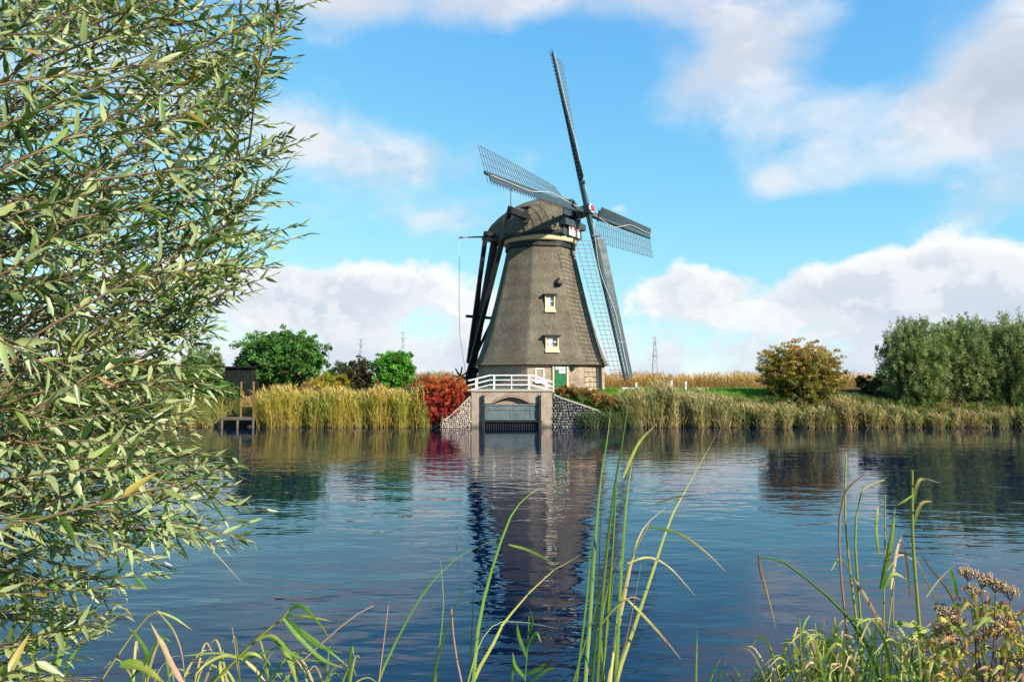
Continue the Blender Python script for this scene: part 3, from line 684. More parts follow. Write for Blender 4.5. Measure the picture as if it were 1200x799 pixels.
GREEN = [(.045, .11, .018), (.06, .14, .022), (.035, .085, .015)]
def T(name, label, cat, px0, px1, ytop, Y, pal, n, per, ls, bot=None, depth=.9, **k):
    a, b = at(px0, ytop, Y), at(px1, ytop, Y); base = gpt((px0 + px1) / 2, Y)
    z0 = base[2] + (bot if bot is not None else .15); rx = (b[0] - a[0]) / 2 * .88; rz = (a[2] - z0) / 2 * .94
    return tree(name, label, cat, base, ((a[0] + b[0]) / 2, Y, z0 + rz * 1.02), (rx, rx * depth, rz), pal, n, per, ls, zmin=min(base[2] + .02, z0), **k)
T('round_tree', 'large round dense green tree behind the yellow reeds', 'tree', 273, 389, 383, 57.5, [(.075, .18, .03), (.105, .23, .04), (.055, .14, .025)], 620, 60, .19, lw=.6, clump=.12, ragged=.12, trunks=3)
T('bright_shrub', 'bright green upright shrub between the brown shrub and the red shrub', 'shrub', 434, 489, 408, 54.8, [(.10, .29, .025), (.13, .35, .035), (.07, .22, .02)], 300, 55, .15, lw=.6, clump=.15, ragged=.12, r0=.08, trunks=2, depth=.8)
T('dark_elder', 'brownish dark shrub with thin bare tops beside the bright green shrub', 'shrub', 402, 446, 416, 55.2, [(.06, .055, .02), (.085, .06, .022), (.05, .07, .02), (.11, .075, .03)], 190, 34, .14, lw=.5, clump=.13, ragged=.22, r0=.06, trunks=4, nl=14, depth=.8)
T('yellow_shrub', 'low yellow shrub above the golden reeds', 'shrub', 368, 412, 436, 54.2, [(.30, .27, .02), (.22, .25, .02), (.36, .26, .03)], 50, 90, .15, lw=.5, clump=.26, r0=.05, trunks=3)
T('red_shrub', 'round red autumn shrub at the water beside the sluice', 'shrub', 480, 556, 437, 51.4, [(.42, .045, .03), (.50, .075, .035), (.34, .03, .03), (.46, .10, .045)], 700, 50, .11, lw=.5, clump=.11, ragged=.12, r0=.06, trunks=6, nl=14, bot=-.1, depth=.45, top_pal=[(.46, .12, .035), (.50, .20, .04), (.42, .07, .03)])
T('hawthorn_tree', 'orange and olive autumn tree left of the willows', 'tree', 880, 994, 396, 54.0, [(.22, .19, .035), (.27, .19, .03), (.15, .16, .03), (.32, .26, .045), (.10, .12, .02)], 1000, 40, .15, lw=.5, clump=.09, ragged=.13, stretch=(1.3, 1.3, .6), r0=.12, trunks=3, nl=22, bot=-.5, depth=.7, top_pal=[(.38, .25, .045), (.34, .28, .05), (.30, .17, .04)])
T('dark_bush', 'small dark green bush between the autumn tree and the willows', 'bush', 1002, 1036, 441, 54.6, [(.03, .06, .014), (.04, .075, .018)], 40, 80, .16, lw=.5, clump=.26, r0=.05, trunks=2)
WIL = [(.16, .22, .07), (.21, .27, .095), (.12, .17, .05), (.26, .31, .12)]
for (a, b, yt, Y, lb) in ((1024, 1118, 372, 53.9, 'leftmost of the grey-green willows on the far bank'), (1078, 1182, 369, 54.3, 'middle one of the grey-green willows on the far bank'), (1140, 1262, 364, 53.7, 'rightmost of the grey-green willows, cut by the photo edge')):
    T('willow_tree', lb, 'willow', a, b, yt, Y, WIL, 1500, 42, .24, lw=.2, clump=.10, ragged=.13, stretch=(.6, .6, 1.7), upbias=.5, radial=.8, r0=.12, trunks=4, nl=16, bot=-.9, group='willows on the far bank', depth=.75)
BKL = [(.10, .17, .04), (.13, .20, .05), (.07, .14, .03)]
T('pale_willow', 'pale green willow far behind the shed, left of the round tree', 'tree', 208, 272, 398, 72, BKL, 130, 90, .24, lw=.3, clump=.2, ragged=.25, upbias=.5, r0=.12, trunks=2)
T('hedge_bush', 'light green bush behind the shore at left, next to the dark shed', 'bush', 190, 268, 428, 58, [(.10, .20, .02), (.08, .17, .02), (.14, .22, .03)], 110, 90, .18, lw=.5, clump=.2, r0=.08, trunks=3)
T('shade_bush', 'dark green bush crowding the left side of the dark shed', 'bush', 232, 281, 437, 52.9, [(.05, .10, .02), (.07, .14, .025), (.10, .18, .03)], 170, 46, .15, lw=.5, clump=.16, ragged=.14, r0=.05, trunks=3, bot=-.4, depth=.5)
T('shore_bush', 'broad green bush at the far left of the opposite shore behind the willow leaves', 'bush', 60, 200, 415, 60, GREEN, 160, 90, .22, lw=.5, clump=.18, r0=.1, trunks=4)
T('low_bush', 'bushy dark green growth right of the round tree', 'bush', 382, 418, 424, 61, [(.05, .09, .025), (.07, .11, .03)], 60, 80, .2, lw=.25, clump=.25, upbias=1.2, r0=.05, trunks=3)
# reddish ground cover hedge above the right wing wall
hg = empty('bramble_hedge', (5.0, 52.2, 1.5), 'low reddish brown bramble hedge above the dark stone wall', 'hedge')
Vs, Fs, Cs, b = [], [], [], 0
for (x, y, z, rx, rz) in [(3.6, 52.6, 2.46, .6, .34), (4.3, 52.5, 2.42, .75, .38), (5.0, 52.3, 2.3, .8, .4), (5.8, 52.1, 2.1, .8, .42), (6.5, 52.0, 1.85, .8, .45), (7.2, 51.9, 1.5, .7, .5)]:
    (V, F, C), Cc = crown_cloud((x, y, z), (rx, .5, rz), 40, 70, [(.30, .17, .05), (.36, .21, .07), (.22, .14, .04), (.15, .15, .04)], .11, lw=.5, clump=.3)
    Vs.append(V); Fs.append(F + b); Cs.append(C); b += len(V)
o = link('foliage', npmesh('foliage', np.concatenate(Vs), [np.concatenate(Fs)], np.concatenate(Cs)), hg, M['leaf']); tag(o, kind='stuff')

def strips(P0, P1, P2, w, seg, col0, col1, side=None, taper=1.5, keep=.0):
    """quadratic curved blades"""
    n = len(P0); t = np.linspace(0, 1, seg + 1); T_ = t[None, :, None]
    P = (1 - T_) ** 2 * P0[:, None] + 2 * T_ * (1 - T_) * P1[:, None] + T_ ** 2 * P2[:, None]
    if side is None: side = nrm(np.stack([rng.normal(size=n), rng.normal(size=n) * .5, rng.normal(size=n) * .1], 1))
    wd = w[:, None] * (np.minimum(1, t * 4 + .5) * (1 - t ** taper * (1 - keep)))[None]
    A = P - side[:, None] * wd[..., None] / 2; B = P + side[:, None] * wd[..., None] / 2
    V = np.stack([A, B], 2).reshape(-1, 3); k = (seg + 1) * 2
    i0 = (np.arange(n) * k)[:, None] + (np.arange(seg) * 2)[None]
    F = np.stack([i0, i0 + 1, i0 + 3, i0 + 2], -1).reshape(-1, 4)
    C = col0[:, None] * (1 - T_) + col1[:, None] * T_; C = np.repeat(C[:, :, None], 2, 2).reshape(-1, 3)
    return V, F, C
def merge(parts):
    V, F, C, b = [], [], [], 0
    for v, f, c in parts: V.append(v); F.append(f + b); C.append(c); b += len(v)
    return np.concatenate(V), np.concatenate(F), np.concatenate(C)
def reed_bed(name, label, X, Y, H, basecol, leafcol, plume=None, nleaf=5, wleaf=.035, lean=.12, llen=.75):
    """X, Y arrays of stem feet, H heights"""
    n = len(X); Z = np.minimum(ground_z(X, Y), .0 + ground_z(X, Y)); Z = np.maximum(Z, -.35)
    P0 = np.stack([X, Y, Z], 1); l = rng.normal(0, lean, (n, 2)) * H[:, None]; l[:, 0] += H * (-.05 + .10 * np.sin(X * 1.3 + Y) + .06 * np.sin(X * 3.7))
    P2 = P0 + np.stack([l[:, 0], l[:, 1], H], 1); P1 = P0 + np.stack([l[:, 0] * .25, l[:, 1] * .25, H * .55], 1)
    cb = pick_cols(basecol, n, .28); cl = pick_cols(leafcol, n, .3)
    ph = rng.uniform(0, 6.28, 4); pt = np.sin(X * .9 + ph[0]) + np.sin(X * 2.3 + Y * 1.1 + ph[1]) + .8 * np.sin(X * 5.1 - Y * 2 + ph[2]) + rng.normal(0, .7, n)
    LC = np.array(leafcol, float); LC = LC[np.argsort(LC[:, 1] / LC[:, 0])]; qi = np.clip(((pt + 2.6) / 5.2 * len(LC)).astype(int), 0, len(LC) - 1); cl = cl * .3 + .7 * LC[qi] * (1 + rng.normal(0, .3, (n, 1))).clip(.4, 1.8)
    parts = [strips(P0, P1, P2, np.full(n, .02), 3, cb, cl, taper=3, keep=.4)]
    for j in range(nleaf):
        t = rng.uniform(.12, .92, n)[:, None]; S_ = (1 - t) ** 2 * P0 + 2 * t * (1 - t) * P1 + t ** 2 * P2
        a = rng.uniform(0, 2 * math.pi, n); o_ = np.stack([np.cos(a), np.sin(a) * .7, np.zeros(n)], 1); L = (llen * rng.uniform(.5, 1.2, n))[:, None]
        q1 = S_ + o_ * L * .25 + np.array([0, 0, 1]) * L * .55; q2 = S_ + o_ * L * .65 + np.array([0, 0, 1]) * L * rng.uniform(.25, .95, n)[:, None]
        low = (1 - t) ** 1.5
        c1 = cl * (1 - low) + cb * low
        parts.append(strips(S_, q1, q2, np.full(n, wleaf) * rng.uniform(.6, 1.3, n), 3, c1, c1 * 1.1))
    if plume is not None:
        pc = pick_cols(plume, n, .15); k = rng.random(n) < .7; d = nrm(np.stack([rng.normal(-.4, .3, n), rng.normal(0, .3, n), np.full(n, 1.0)], 1))
        parts.append(strips(P2[k], P2[k] + d[k] * .18, P2[k] + d[k] * .36 + np.array([-.05, 0, -.03]), np.full(k.sum(), .075), 3, pc[k], pc[k]))
    V, F, C = merge(parts)
    o = link(name, npmesh(name, V, [F], C.clip(.004, .9)), None, M['reed']); tag(o, label, 'reeds', kind='stuff'); return o
def bedxy(px0, px1, n, Ya, Yb, edge=.35, ymid=51):
    xa, xb = at(px0, 480, ymid)[0], at(px1, 480, ymid)[0]; X = rng.uniform(xa, xb, n)
    # clumped density
    X = X + .25 * np.sin(X * 3.1 + 1.3) + rng.normal(0, .05, n)
    return X, Ya + (Yb - Ya) * rng.random(n) ** 1.1 + edge * .5 * np.sin(X * 1.7) + .2 * np.sin(X * 4.3)
TAN = [(.36, .26, .10), (.30, .21, .08), (.42, .32, .14)]
X, Y = bedxy(307, 500, 3000, 50.5, 52.9); H = np.maximum(.3, 2.4 * (rng.uniform(.66, 1.05, len(X)) + .06 * np.sin(X * 1.9) + .05 * np.sin(X * 4.7)) - np.maximum(ground_z(X, Y), -.35))
reed_bed('reed_bed', 'tall golden yellow reeds along the water left of the red shrub', X, Y, H, [(.44, .30, .09), (.30, .24, .05)], [(.42, .34, .04), (.30, .31, .035), (.48, .36, .06), (.16, .25, .03), (.22, .28, .03)], [(.46, .32, .10)], 5, .045)
X, Y = bedxy(205, 256, 640, 50.6, 52.6); H = 1.5 * rng.uniform(.6, 1.15, len(X))
reed_bed('reed_bed', 'short yellow reeds left of the small jetty', X, Y, H, TAN, [(.26, .26, .05), (.33, .26, .07), (.14, .20, .04)], None, 5)
X, Y = bedxy(-60, 205, 1800, 50.6, 53.2); H = 1.6 * rng.uniform(.6, 1.15, len(X))
reed_bed('reed_bed', 'green reeds at the far left shore behind the foreground willow', X, Y, H, TAN, [(.20, .24, .05), (.10, .18, .03)], None, 5)
def hprof(px):
    return np.interp(px, [700, 735, 760, 800, 830, 850, 870, 900, 930, 960, 990, 1005, 1030, 1060, 1100, 1200], [1.2, 2.4, 2.65, 2.55, 2.2, 1.7, 1.4, 1.25, 1.2, 1.2, 1.5, 1.9, 1.2, .95, .8, 1.0])
X, Y = bedxy(733, 915, 2300, 50.4, 53.4); pxs = 600 + X / 51 * FPX; H = np.maximum(.2, hprof(pxs) * (rng.uniform(.6, 1.06, len(X)) + .08 * np.sin(X * 1.9) + .08 * np.sin(X * 4.3 + 1)) - np.maximum(ground_z(X, Y), -.35))
reed_bed('reed_bed', 'tall green and straw coloured reeds right of the lawn by the mill', X, Y, H, [(.36, .28, .13), (.26, .19, .08)], [(.19, .21, .05), (.28, .26, .08), (.12, .17, .035), (.34, .27, .11)], [(.40, .30, .15)], 6, .055)
X, Y = bedxy(880, 1285, 2900, 50.3, 53.0); pxs = 600 + X / 51 * FPX; H = np.maximum(.2, hprof(pxs) * (rng.uniform(.5, 1.08, len(X)) + .16 * np.sin(X * 1.45) + .12 * np.sin(X * 3.3 + 1)) - np.maximum(ground_z(X, Y), -.35))
reed_bed('reed_bed', 'lower mixed reeds along the shore under the autumn tree and willows', X, Y, H, [(.34, .25, .11), (.22, .16, .07)], [(.12, .18, .03), (.22, .24, .05), (.34, .28, .09), (.38, .28, .12), (.08, .13, .025)], [(.36, .27, .13)], 6, .055)
X, Y = bedxy(684, 738, 500, 50.3, 51.0); H = np.interp(600 + X / 51 * FPX, [684, 700, 738], [1.25, 1.45, 1.0]) * rng.uniform(.5, 1.05, len(X))
reed_bed('reed_bed', 'dark green reeds in front of the dark stone wall', X, Y, H, [(.25, .22, .12), (.08, .09, .03)], [(.05, .10, .025), (.07, .12, .03)], None, 5)
# leafy herbs between the reeds on the right shore
hb = empty('shore_herbs', (24, 52, .3), 'dark leafy green herbs growing along the right shore under the trees', 'plants'); hb['kind'] = 'stuff'
Vs, Fs, Cs, b = [], [], [], 0
for i in range(95):
    px_ = 840 + 445 * random.random(); y = random.uniform(50.9, 53.2); x = at(px_, 480, y)[0]; z = float(ground_z(x, y)); h = random.uniform(.4, .9) * (1.35 if px_ > 900 else .8)
    (V, F, C), Cc = crown_cloud((x, y, max(z, 0) + h * .5), (random.uniform(.35, .8), .4, h * .7), 22, 26, random.choice([[(.05, .10, .02), (.08, .13, .025)], [(.10, .16, .03), (.14, .19, .04)], [(.16, .15, .04), (.10, .09, .03)]]), .13, lw=.35, clump=.3, upbias=.6)
    Vs.append(V); Fs.append(F + b); Cs.append(C); b += len(V)
o = link('foliage', npmesh('foliage', np.concatenate(Vs), [np.concatenate(Fs)], np.concatenate(Cs)), hb, M['leaf']); tag(o, kind='stuff')
# brown reed field behind the lawn
X = np.concatenate([rng.uniform(-40, 62, 7000), rng.uniform(-60, 110, 5000)]); Y = np.concatenate([74 + 9 * rng.random(7000) ** 1.5, 84 + 40 * rng.random(5000)])
Y[:7000] += 1.6 * np.sin(X[:7000] * .45) + .8 * np.sin(X[:7000] * 1.3)
H = 1.75 * rng.uniform(.72, 1.14, len(X)) + .15 * np.sin(X * .6)
reed_bed('reed_field', 'golden brown reed field stretching behind the lawn to the horizon', X, Y, H, [(.22, .13, .045), (.16, .10, .035)], [(.42, .24, .05), (.34, .21, .05), (.26, .22, .05), (.46, .25, .05)], [(.48, .27, .08)], 4, .06, llen=.8)
# lawn grass blades
X = rng.uniform(-6, 21.5, 26000); Y = rng.uniform(51.9, 66, 26000); k = ~((np.abs(X) < 2.95) & (Y < 53.8)) & ((X - MC[0]) ** 2 + (Y - MC[1]) ** 2 > 5.4 ** 2); X, Y = X[k], Y[k]
P0 = np.stack([X, Y, ground_z(X, Y)], 1); n = len(X); h_ = rng.uniform(.08, .22, n); l = rng.normal(0, .06, (n, 2)); P2 = P0 + np.stack([l[:, 0], l[:, 1], h_], 1)
V, F, C = strips(P0, (P0 + P2) / 2 + np.array([0, 0, .03]), P2, np.full(n, .035), 2, pick_cols([(.05, .14, .012), (.09, .2, .02)], n), pick_cols([(.10, .23, .02), (.14, .26, .03)], n))
o = link('lawn_grass', npmesh('lawn_grass', V, [F], C), None, M['reed']); tag(o, 'short bright green grass around the mill', 'grass', kind='stuff')

# ------------------------------------------------------------------ small things on the far bank
for i, (px, yt, lb) in enumerate(((745.5, 449, 'white post nearest the mill among the reeds'), (787, 447, 'left one of the white posts standing close together in the reeds'), (803.5, 448, 'rightmost white post among the reeds right of the mill'))):
    b_ = gpt(px, 55.5); zt = at(px, yt, 55.5)[2]; p = empty('white_post', tuple(b_), lb, 'post', 'white posts in the reeds')
    MB().box((b_[0], b_[1], (b_[2] - .2 + zt) / 2), (.13, .13, zt - b_[2] + .2)).build('shaft', M['white'], p, bevel=.015)
    MB().box((b_[0], b_[1], zt + .02), (.16, .16, .05)).build('post_cap', M['white'], p, bevel=.01)
for px, w, lb in ((733.5, 1.3, 'low white beam lying on the lawn behind the reeds'), (690 + 33, .0, '')):
    if w:
        b_ = gpt(px + 3, 55.2); p = empty('white_kerb', tuple(b_), lb, 'beam')
        MB().box((b_[0] + .2, b_[1], b_[2] + .2), (1.3, .09, .09)).build('rail', M['white'], p, bevel=.02)
        for x in (-.35, .75): MB().box((b_[0] + x, b_[1], b_[2] + .05), (.07, .07, .22)).build('foot', M['white'], p)
b_ = gpt(698, 53.6); p = empty('white_stone', tuple(b_), 'small white stone on the lawn before the mill', 'stone')
acc_ = [[], [], 0, []]; rock(acc_, (b_[0], 53.6, b_[2] + .05), (.22, .15, .14), np.array((.75, .74, .7)))
link('stone_body', npmesh('stone_body', acc_[0][0], [acc_[1][0]], acc_[3][0]), p, M['stone'])
# shed and jetty
b_ = gpt(281, 54.8); sh = empty('dark_shed', tuple(b_), 'small dark wooden shed under the trees behind the jetty', 'shed')
zt = at(281, 431, 54.0)[2]; xa, xb = at(264, 433, 54)[0], at(296, 433, 54)[0]
nb = 9
for i in range(nb):
    w = (xb - xa) / nb; MB().box((xa + w * (i + .5), 54.0, (zt + .6) / 2), (w - .012, .05 + .02 * (i % 2), zt - .6)).build('wall_board', M['dark_shed'], sh)
MB().box(((xa + xb) / 2, 55.2, (zt + .6) / 2), (xb - xa - .05, 2.3, zt - .7)).build('shed_body', M['dark_shed'], sh)
MB().box(((xa + xb) / 2, 55.1, zt + .05), (xb - xa + .3, 2.7, .12)).build('roof', M['dark_shed'], sh, bevel=.02)
jt = empty('jetty', (at(285, 490, 50.6)[0], 50.6, 0), 'small weathered plank jetty with brown board in front of the shed', 'jetty')
xa, xb = at(259, 490, 50.4)[0], at(299, 490, 50.4)[0]
for i in range(10):
    w = (xb - xa) / 10; MB().box((xa + w * (i + .5), 51.0, .66), (w - .025, 1.5, .05)).build('plank', M['grey_wood'], jt)
MB().box(((xa + xb) / 2, 50.3, .58), (xb - xa, .1, .1)).build('joist', M['grey_wood'], jt)
for x in (xa + .1, (xa + xb) / 2, xb - .1): MB().tube([(x, 50.3, -1.1), (x, 50.3, .62)], .085, 8).build('pile', M['grey_wood'], jt)
px_a, px_b = at(282.5, 470, 50.9)[0], at(297, 470, 50.9)[0]; z1, z2, z3 = at(290, 463.5, 50.9)[2], at(290, 476.5, 50.9)[2], at(290, 447, 50.9)[2]
for x in (px_a, px_b): MB().box((x, 50.9, (.6 + z3) / 2), (.09, .09, z3 - .6)).build('board_post', M['brown_wood'], jt)
nb = 3
for i in range(nb):
    h = (z1 - z2) / nb; MB().box(((px_a + px_b) / 2, 50.84, z2 + h * (i + .5)), (px_b - px_a + .06, .04, h - .015)).build('screen_board', M['brown_wood'], jt)
# lattice pylons
for (px, yt, Y, wd, lb) in ((422.5, 396, 420, 3.0, 'darker lattice pylon above the dark brown shrub'), (472, 388, 520, 3.4, 'pale lattice pylon above the bright green shrub'), (768, 394, 470, 3.6, 'lattice pylon standing alone right of the mill'), (385, 411, 640, 3.6, 'faint lattice pylon just right of the round tree')):
    b_ = at(px, 440, Y); b_ = np.array([b_[0], Y, 1.87]); zt = at(px, yt, Y)[2]; p = empty('pylon', tuple(b_), lb, 'pylon', 'lattice pylons on the horizon')
    Hh = zt - b_[2]
    def leg(sx, sy, t):
        w = wd * (1 - t) ** 1.0 * .5 + .55 * .5; return b_ + np.array([sx * w, sy * w, Hh * t])
    for sx in (-1, 1):
        for sy in (-1, 1): MB().beam(leg(sx, sy, 0), leg(sx, sy, 1), .3).build('leg', M['steel'], p)
    lv = np.linspace(0, 1, 9); mb = MB()
    for a, b in zip(lv[:-1], lv[1:]):
        for sy in (-1, 1): mb.beam(leg(-1, sy, a), leg(1, sy, b), .2); mb.beam(leg(1, sy, a), leg(-1, sy, b), .2)
        for sx in (-1, 1): mb.beam(leg(sx, -1, a), leg(sx, 1, b), .2)
    mb.build('bracing', M['steel'], p)
    for t, w in ((.58, 2.4), (.86, 2.8), (.97, 2.2)): MB().beam(b_ + (-w, 0, Hh * t), b_ + (w, 0, Hh * t), .45, .5).build('cross_arm', M['steel'], p)

# ------------------------------------------------------------------ foreground willow
BOUND = [(-10, 362), (0, 360), (50, 348), (75, 345), (105, 312), (130, 345), (160, 362), (185, 345), (215, 335), (250, 350), (300, 334), (325, 312), (345, 255), (380, 262), (400, 250), (425, 258), (440, 275), (462, 238), (500, 225), (530, 285), (560, 300), (590, 306), (625, 292), (645, 218), (665, 205), (690, 160), (725, 140), (760, 110), (810, 95)]
by_ = np.array([b[0] for b in BOUND], float); bx_ = np.array([b[1] for b in BOUND], float)
def edge_x(py): return float(np.interp(py, by_, bx_))
ROOT = np.array([-2.55, 2.7, float(ground_z(-2.55, 2.7))])
wb = empty('willow_bush', tuple(ROOT), 'large leafy willow bush filling the left foreground', 'bush')
shoots = []
def add_shoot(tx, ty, Y, L, ang, dY=.0):
    tip = at(tx, ty, Y); a = ang; d = np.array([math.cos(a), dY, math.sin(a)]); d /= np.linalg.norm(d)
    b = tip - d * L; shoots.append((b, tip, L))
# outline shoots
for ty in np.arange(-15, 800, 9.5):
    tx = edge_x(ty) - abs(random.gauss(0, 10)); Y = random.uniform(2.2, 3.0) if ty > 420 else random.uniform(2.6, 3.4)
    ang = np.interp(ty, [0, 200, 400, 550, 620, 800], [R(32), R(22), R(14), R(0), R(-16), R(8)]) + random.gauss(0, R(11))
    add_shoot(tx, ty, Y, random.uniform(.45, .8), ang, random.gauss(0, .25))
k = 0
while k < 760:
    ty = random.uniform(-90, 830); ex = edge_x(min(max(ty, 0), 799)); tx = random.uniform(-120, ex - 12)
    if ty > 560 and random.random() < .55 * (tx / max(ex, 1)) + .25: continue
    Y = random.uniform(2.1, 4.4) if ty < 420 else random.uniform(1.8, 3.9)
    ang = np.interp(ty, [0, 200, 400, 550, 640, 800], [R(38), R(25), R(18), R(4), R(-10), R(12)]) + random.gauss(0, R(20))
    add_shoot(tx, ty, Y, random.uniform(.35, .75), ang, random.gauss(0, .4)); k += 1
# skeleton: connect every shoot to the nearest earlier limb node, towards the root
nodes = [ROOT + (0, 0, .1), ROOT + (-.05, .05, .5), ROOT + (-.02, .1, 1.0), ROOT + (.05, .05, 1.5), ROOT + (.12, .1, 2.0), ROOT + (.2, .05, 2.5), ROOT + (.3, .1, 3.0)]
trunk_pts = list(nodes)
MB().tube(trunk_pts, [.055, .05, .045, .04, .034, .026, .012], 8).build('trunk', M['bark'], wb, True)
mbb = MB(); mbt = MB()
order = sorted(range(len(shoots)), key=lambda i: np.linalg.norm(shoots[i][0] - (ROOT + (0, 0, 1.4))))
NA = list(nodes)
for i in order:
    b, tip, L = shoots[i]; A = np.array(NA); d = b - A; dist = np.linalg.norm(d, axis=1); d2 = nrm(d); sh_dir = (tip - b) / L
    cost = dist * (1.6 - .8 * (d2 @ sh_dir)) + .15 * (A[:, 0] > b[0]); j = int(np.argmin(cost)); a = A[j]
    if dist[j] > .04:
        m = a + (b - a) * .5 - np.array([0, 0, .08 * dist[j]]) + rng.normal(0, .02, 3)
        fr = float(np.clip(1.15 - np.linalg.norm(b - (ROOT + (0, 0, 1.3))) * .42, .3, 1)); mbb.tube([a, a + (m - a) * .6, m, m + (b - m) * .5, b], np.array([.0078, .007, .0062, .0054, .0046]) * fr, 6, False)
        NA += [m, b]
    else: NA.append(b)
    NA.append(b + (tip - b) * .4)
mbb.build('branch', M['twig'], wb, True)['kind'] = 'stuff'
# leaves
LV = np.array([(0, 0, 0), (.22, -.5, .03), (.22, 0, -.03), (.22, .5, .03), (.55, -.42, .02), (.55, 0, -.03), (.55, .42, .02), (.8, -.2, .0), (.8, 0, -.02), (.8, .2, .0), (1, 0, 0)], float)
LF3 = np.array([(0, 2, 1), (0, 3, 2), (7, 8, 10), (8, 9, 10)]); LF4 = np.array([(1, 2, 5, 4), (2, 3, 6, 5), (4, 5, 8, 7), (5, 6, 9, 8)])
WPAL = [(.10, .16, .028), (.13, .19, .035), (.07, .12, .022), (.19, .235, .055), (.25, .28, .085), (.10, .165, .035), (.045, .085, .018)]
WODD = [(.34, .27, .06), (.30, .20, .05), (.26, .13, .04)]
leaves = []   # (pos, D, S, N, len, width, curl, colour)
for (b, tip, L) in shoots:
    seg = 12; ts = np.linspace(0, 1, seg); d = (tip - b) / L; bend = np.array([rng.normal(0, .05), rng.normal(0, .05), -abs(rng.normal(.05, .05))]) * L
    pts = b + d * L * ts[:, None] + bend * (ts ** 2)[:, None]
    mbt.tube(pts, np.linspace(.0042, .0014, seg), 5, False)
    nl = int(L / random.uniform(.018, .025)); side = random.random() * 6.28
    hue = pick_cols(WPAL, 1, .12)[0]
    for q in range(nl):
        t = .08 + .92 * (q + .5) / nl; p = np.array([np.interp(t, ts, pts[:, c]) for c in range(3)])
        side += 2.4; dd = nrm(d + 2 * bend * t / L)
        ref = nrm(np.cross(dd, np.array([.1, .2, 1.0]))); rf2 = np.cross(dd, ref)
        o_ = math.cos(side) * ref + math.sin(side) * rf2
        spread = np.interp(t, [0, .8, 1], [.95, .7, .3]) * random.uniform(.7, 1.3)
        D = nrm(dd * math.cos(spread) + o_ * math.sin(spread) + np.array([0, 0, -.45 * random.random() ** 2]) + rng.normal(0, .10, 3))
        Nv = np.array([0, 0, 1.0]) * .45 + rng.normal(0, .6, 3) - D * .2 + dd * .2; Nv = nrm(Nv - D * (Nv @ D)); Sd = np.cross(Nv, D)
        ln = np.interp(t, [0, .5, 1], [.076, .088, .042]) * random.uniform(.55, 1.3)
        col = (pick_cols(WODD, 1, .15)[0] if random.random() < .035 else hue * (1 + random.gauss(0, .18)) * (1 + rng.normal(0, .06, 3))).clip(.02, .6)
        leaves.append((p, D, Sd, Nv, ln, ln * random.uniform(.16, .24), random.uniform(-.05, .3), col))
mbt.build('twig', M['twig'], wb, True)['kind'] = 'stuff'
def inframe(p):
    d = p - np.array([0, 0, CAM_Z]); z = d @ _F
    if z < .3: return None
    x = 600 + FPX * d[0] / z; y = 399.5 - FPX * (d @ _U) / z
    return z if 8 < x < 1192 and 8 < y < 790 else None
sc = []
for i, lf in enumerate(leaves):
    z = inframe(lf[0] + lf[1] * lf[4] * .5)
    if z is not None:
        v = nrm(lf[0] - np.array([0, 0, CAM_Z])); face = .35 + abs(float(lf[3] @ v)); sc.append((lf[4] / z * face, i))
sc.sort(reverse=True); big = set(i for _, i in sc[:300])
rest = [l for i, l in enumerate(leaves) if i not in big]
def leaf_verts(curl): 
    v = LV.copy(); v[:, 2] += -curl * v[:, 0] ** 2 * 1.0; return v
P = np.array([l[0] for l in rest]); D = np.array([l[1] for l in rest]); Sd = np.array([l[2] for l in rest]); Nv = np.array([l[3] for l in rest]); ln = np.array([l[4] for l in rest]); wd = np.array([l[5] for l in rest]); cu = np.array([l[6] for l in rest]); cl = np.array([l[7] for l in rest])
V = P[:, None] + D[:, None] * (LV[None, :, 0] * ln[:, None])[..., None] + Sd[:, None] * (LV[None, :, 1] * wd[:, None])[..., None] + Nv[:, None] * ((LV[None, :, 2] * wd[:, None] * 4 - cu[:, None] * LV[None, :, 0] ** 2 * ln[:, None]))[..., None]
nL = len(rest); offs = (np.arange(nL) * 11)[:, None, None]
o = link('foliage', npmesh('foliage', V.reshape(-1, 3), [(LF3[None] + offs).reshape(-1, 3), (LF4[None] + offs).reshape(-1, 4)], np.repeat(cl, 11, 0)), wb, M['willow_leaf'], True); tag(o, kind='stuff')
LM = []
for k in range(24):
    v = LV.copy(); v[:, 2] = v[:, 2] * 4 - (-.05 + .35 * (k % 6) / 5) * v[:, 0] ** 2 * 4.8; c = (pick_cols(WODD, 1, .15) if k == 23 else pick_cols(WPAL, 1, .2)).repeat(11, 0)
    me = npmesh('leaf', v, [LF3, LF4], c.clip(.02, .6)); me.materials.append(M['willow_leaf']); me.polygons.foreach_set('use_smooth', [True] * len(me.polygons)); LM.append(me)
for i in big:
    p, D_, S_, N_, l_, w_, cu_, _ = leaves[i]
    o = bpy.data.objects.new('leaf', LM[(i * 7) % 24]); COL.objects.link(o); o.parent = wb
    m = Matrix(((D_[0] * l_, S_[0] * w_, N_[0] * w_, p[0] - ROOT[0]), (D_[1] * l_, S_[1] * w_, N_[1] * w_, p[1] - ROOT[1]), (D_[2] * l_, S_[2] * w_, N_[2] * w_, p[2] - ROOT[2]), (0, 0, 0, 1)))
    o.matrix_local = m

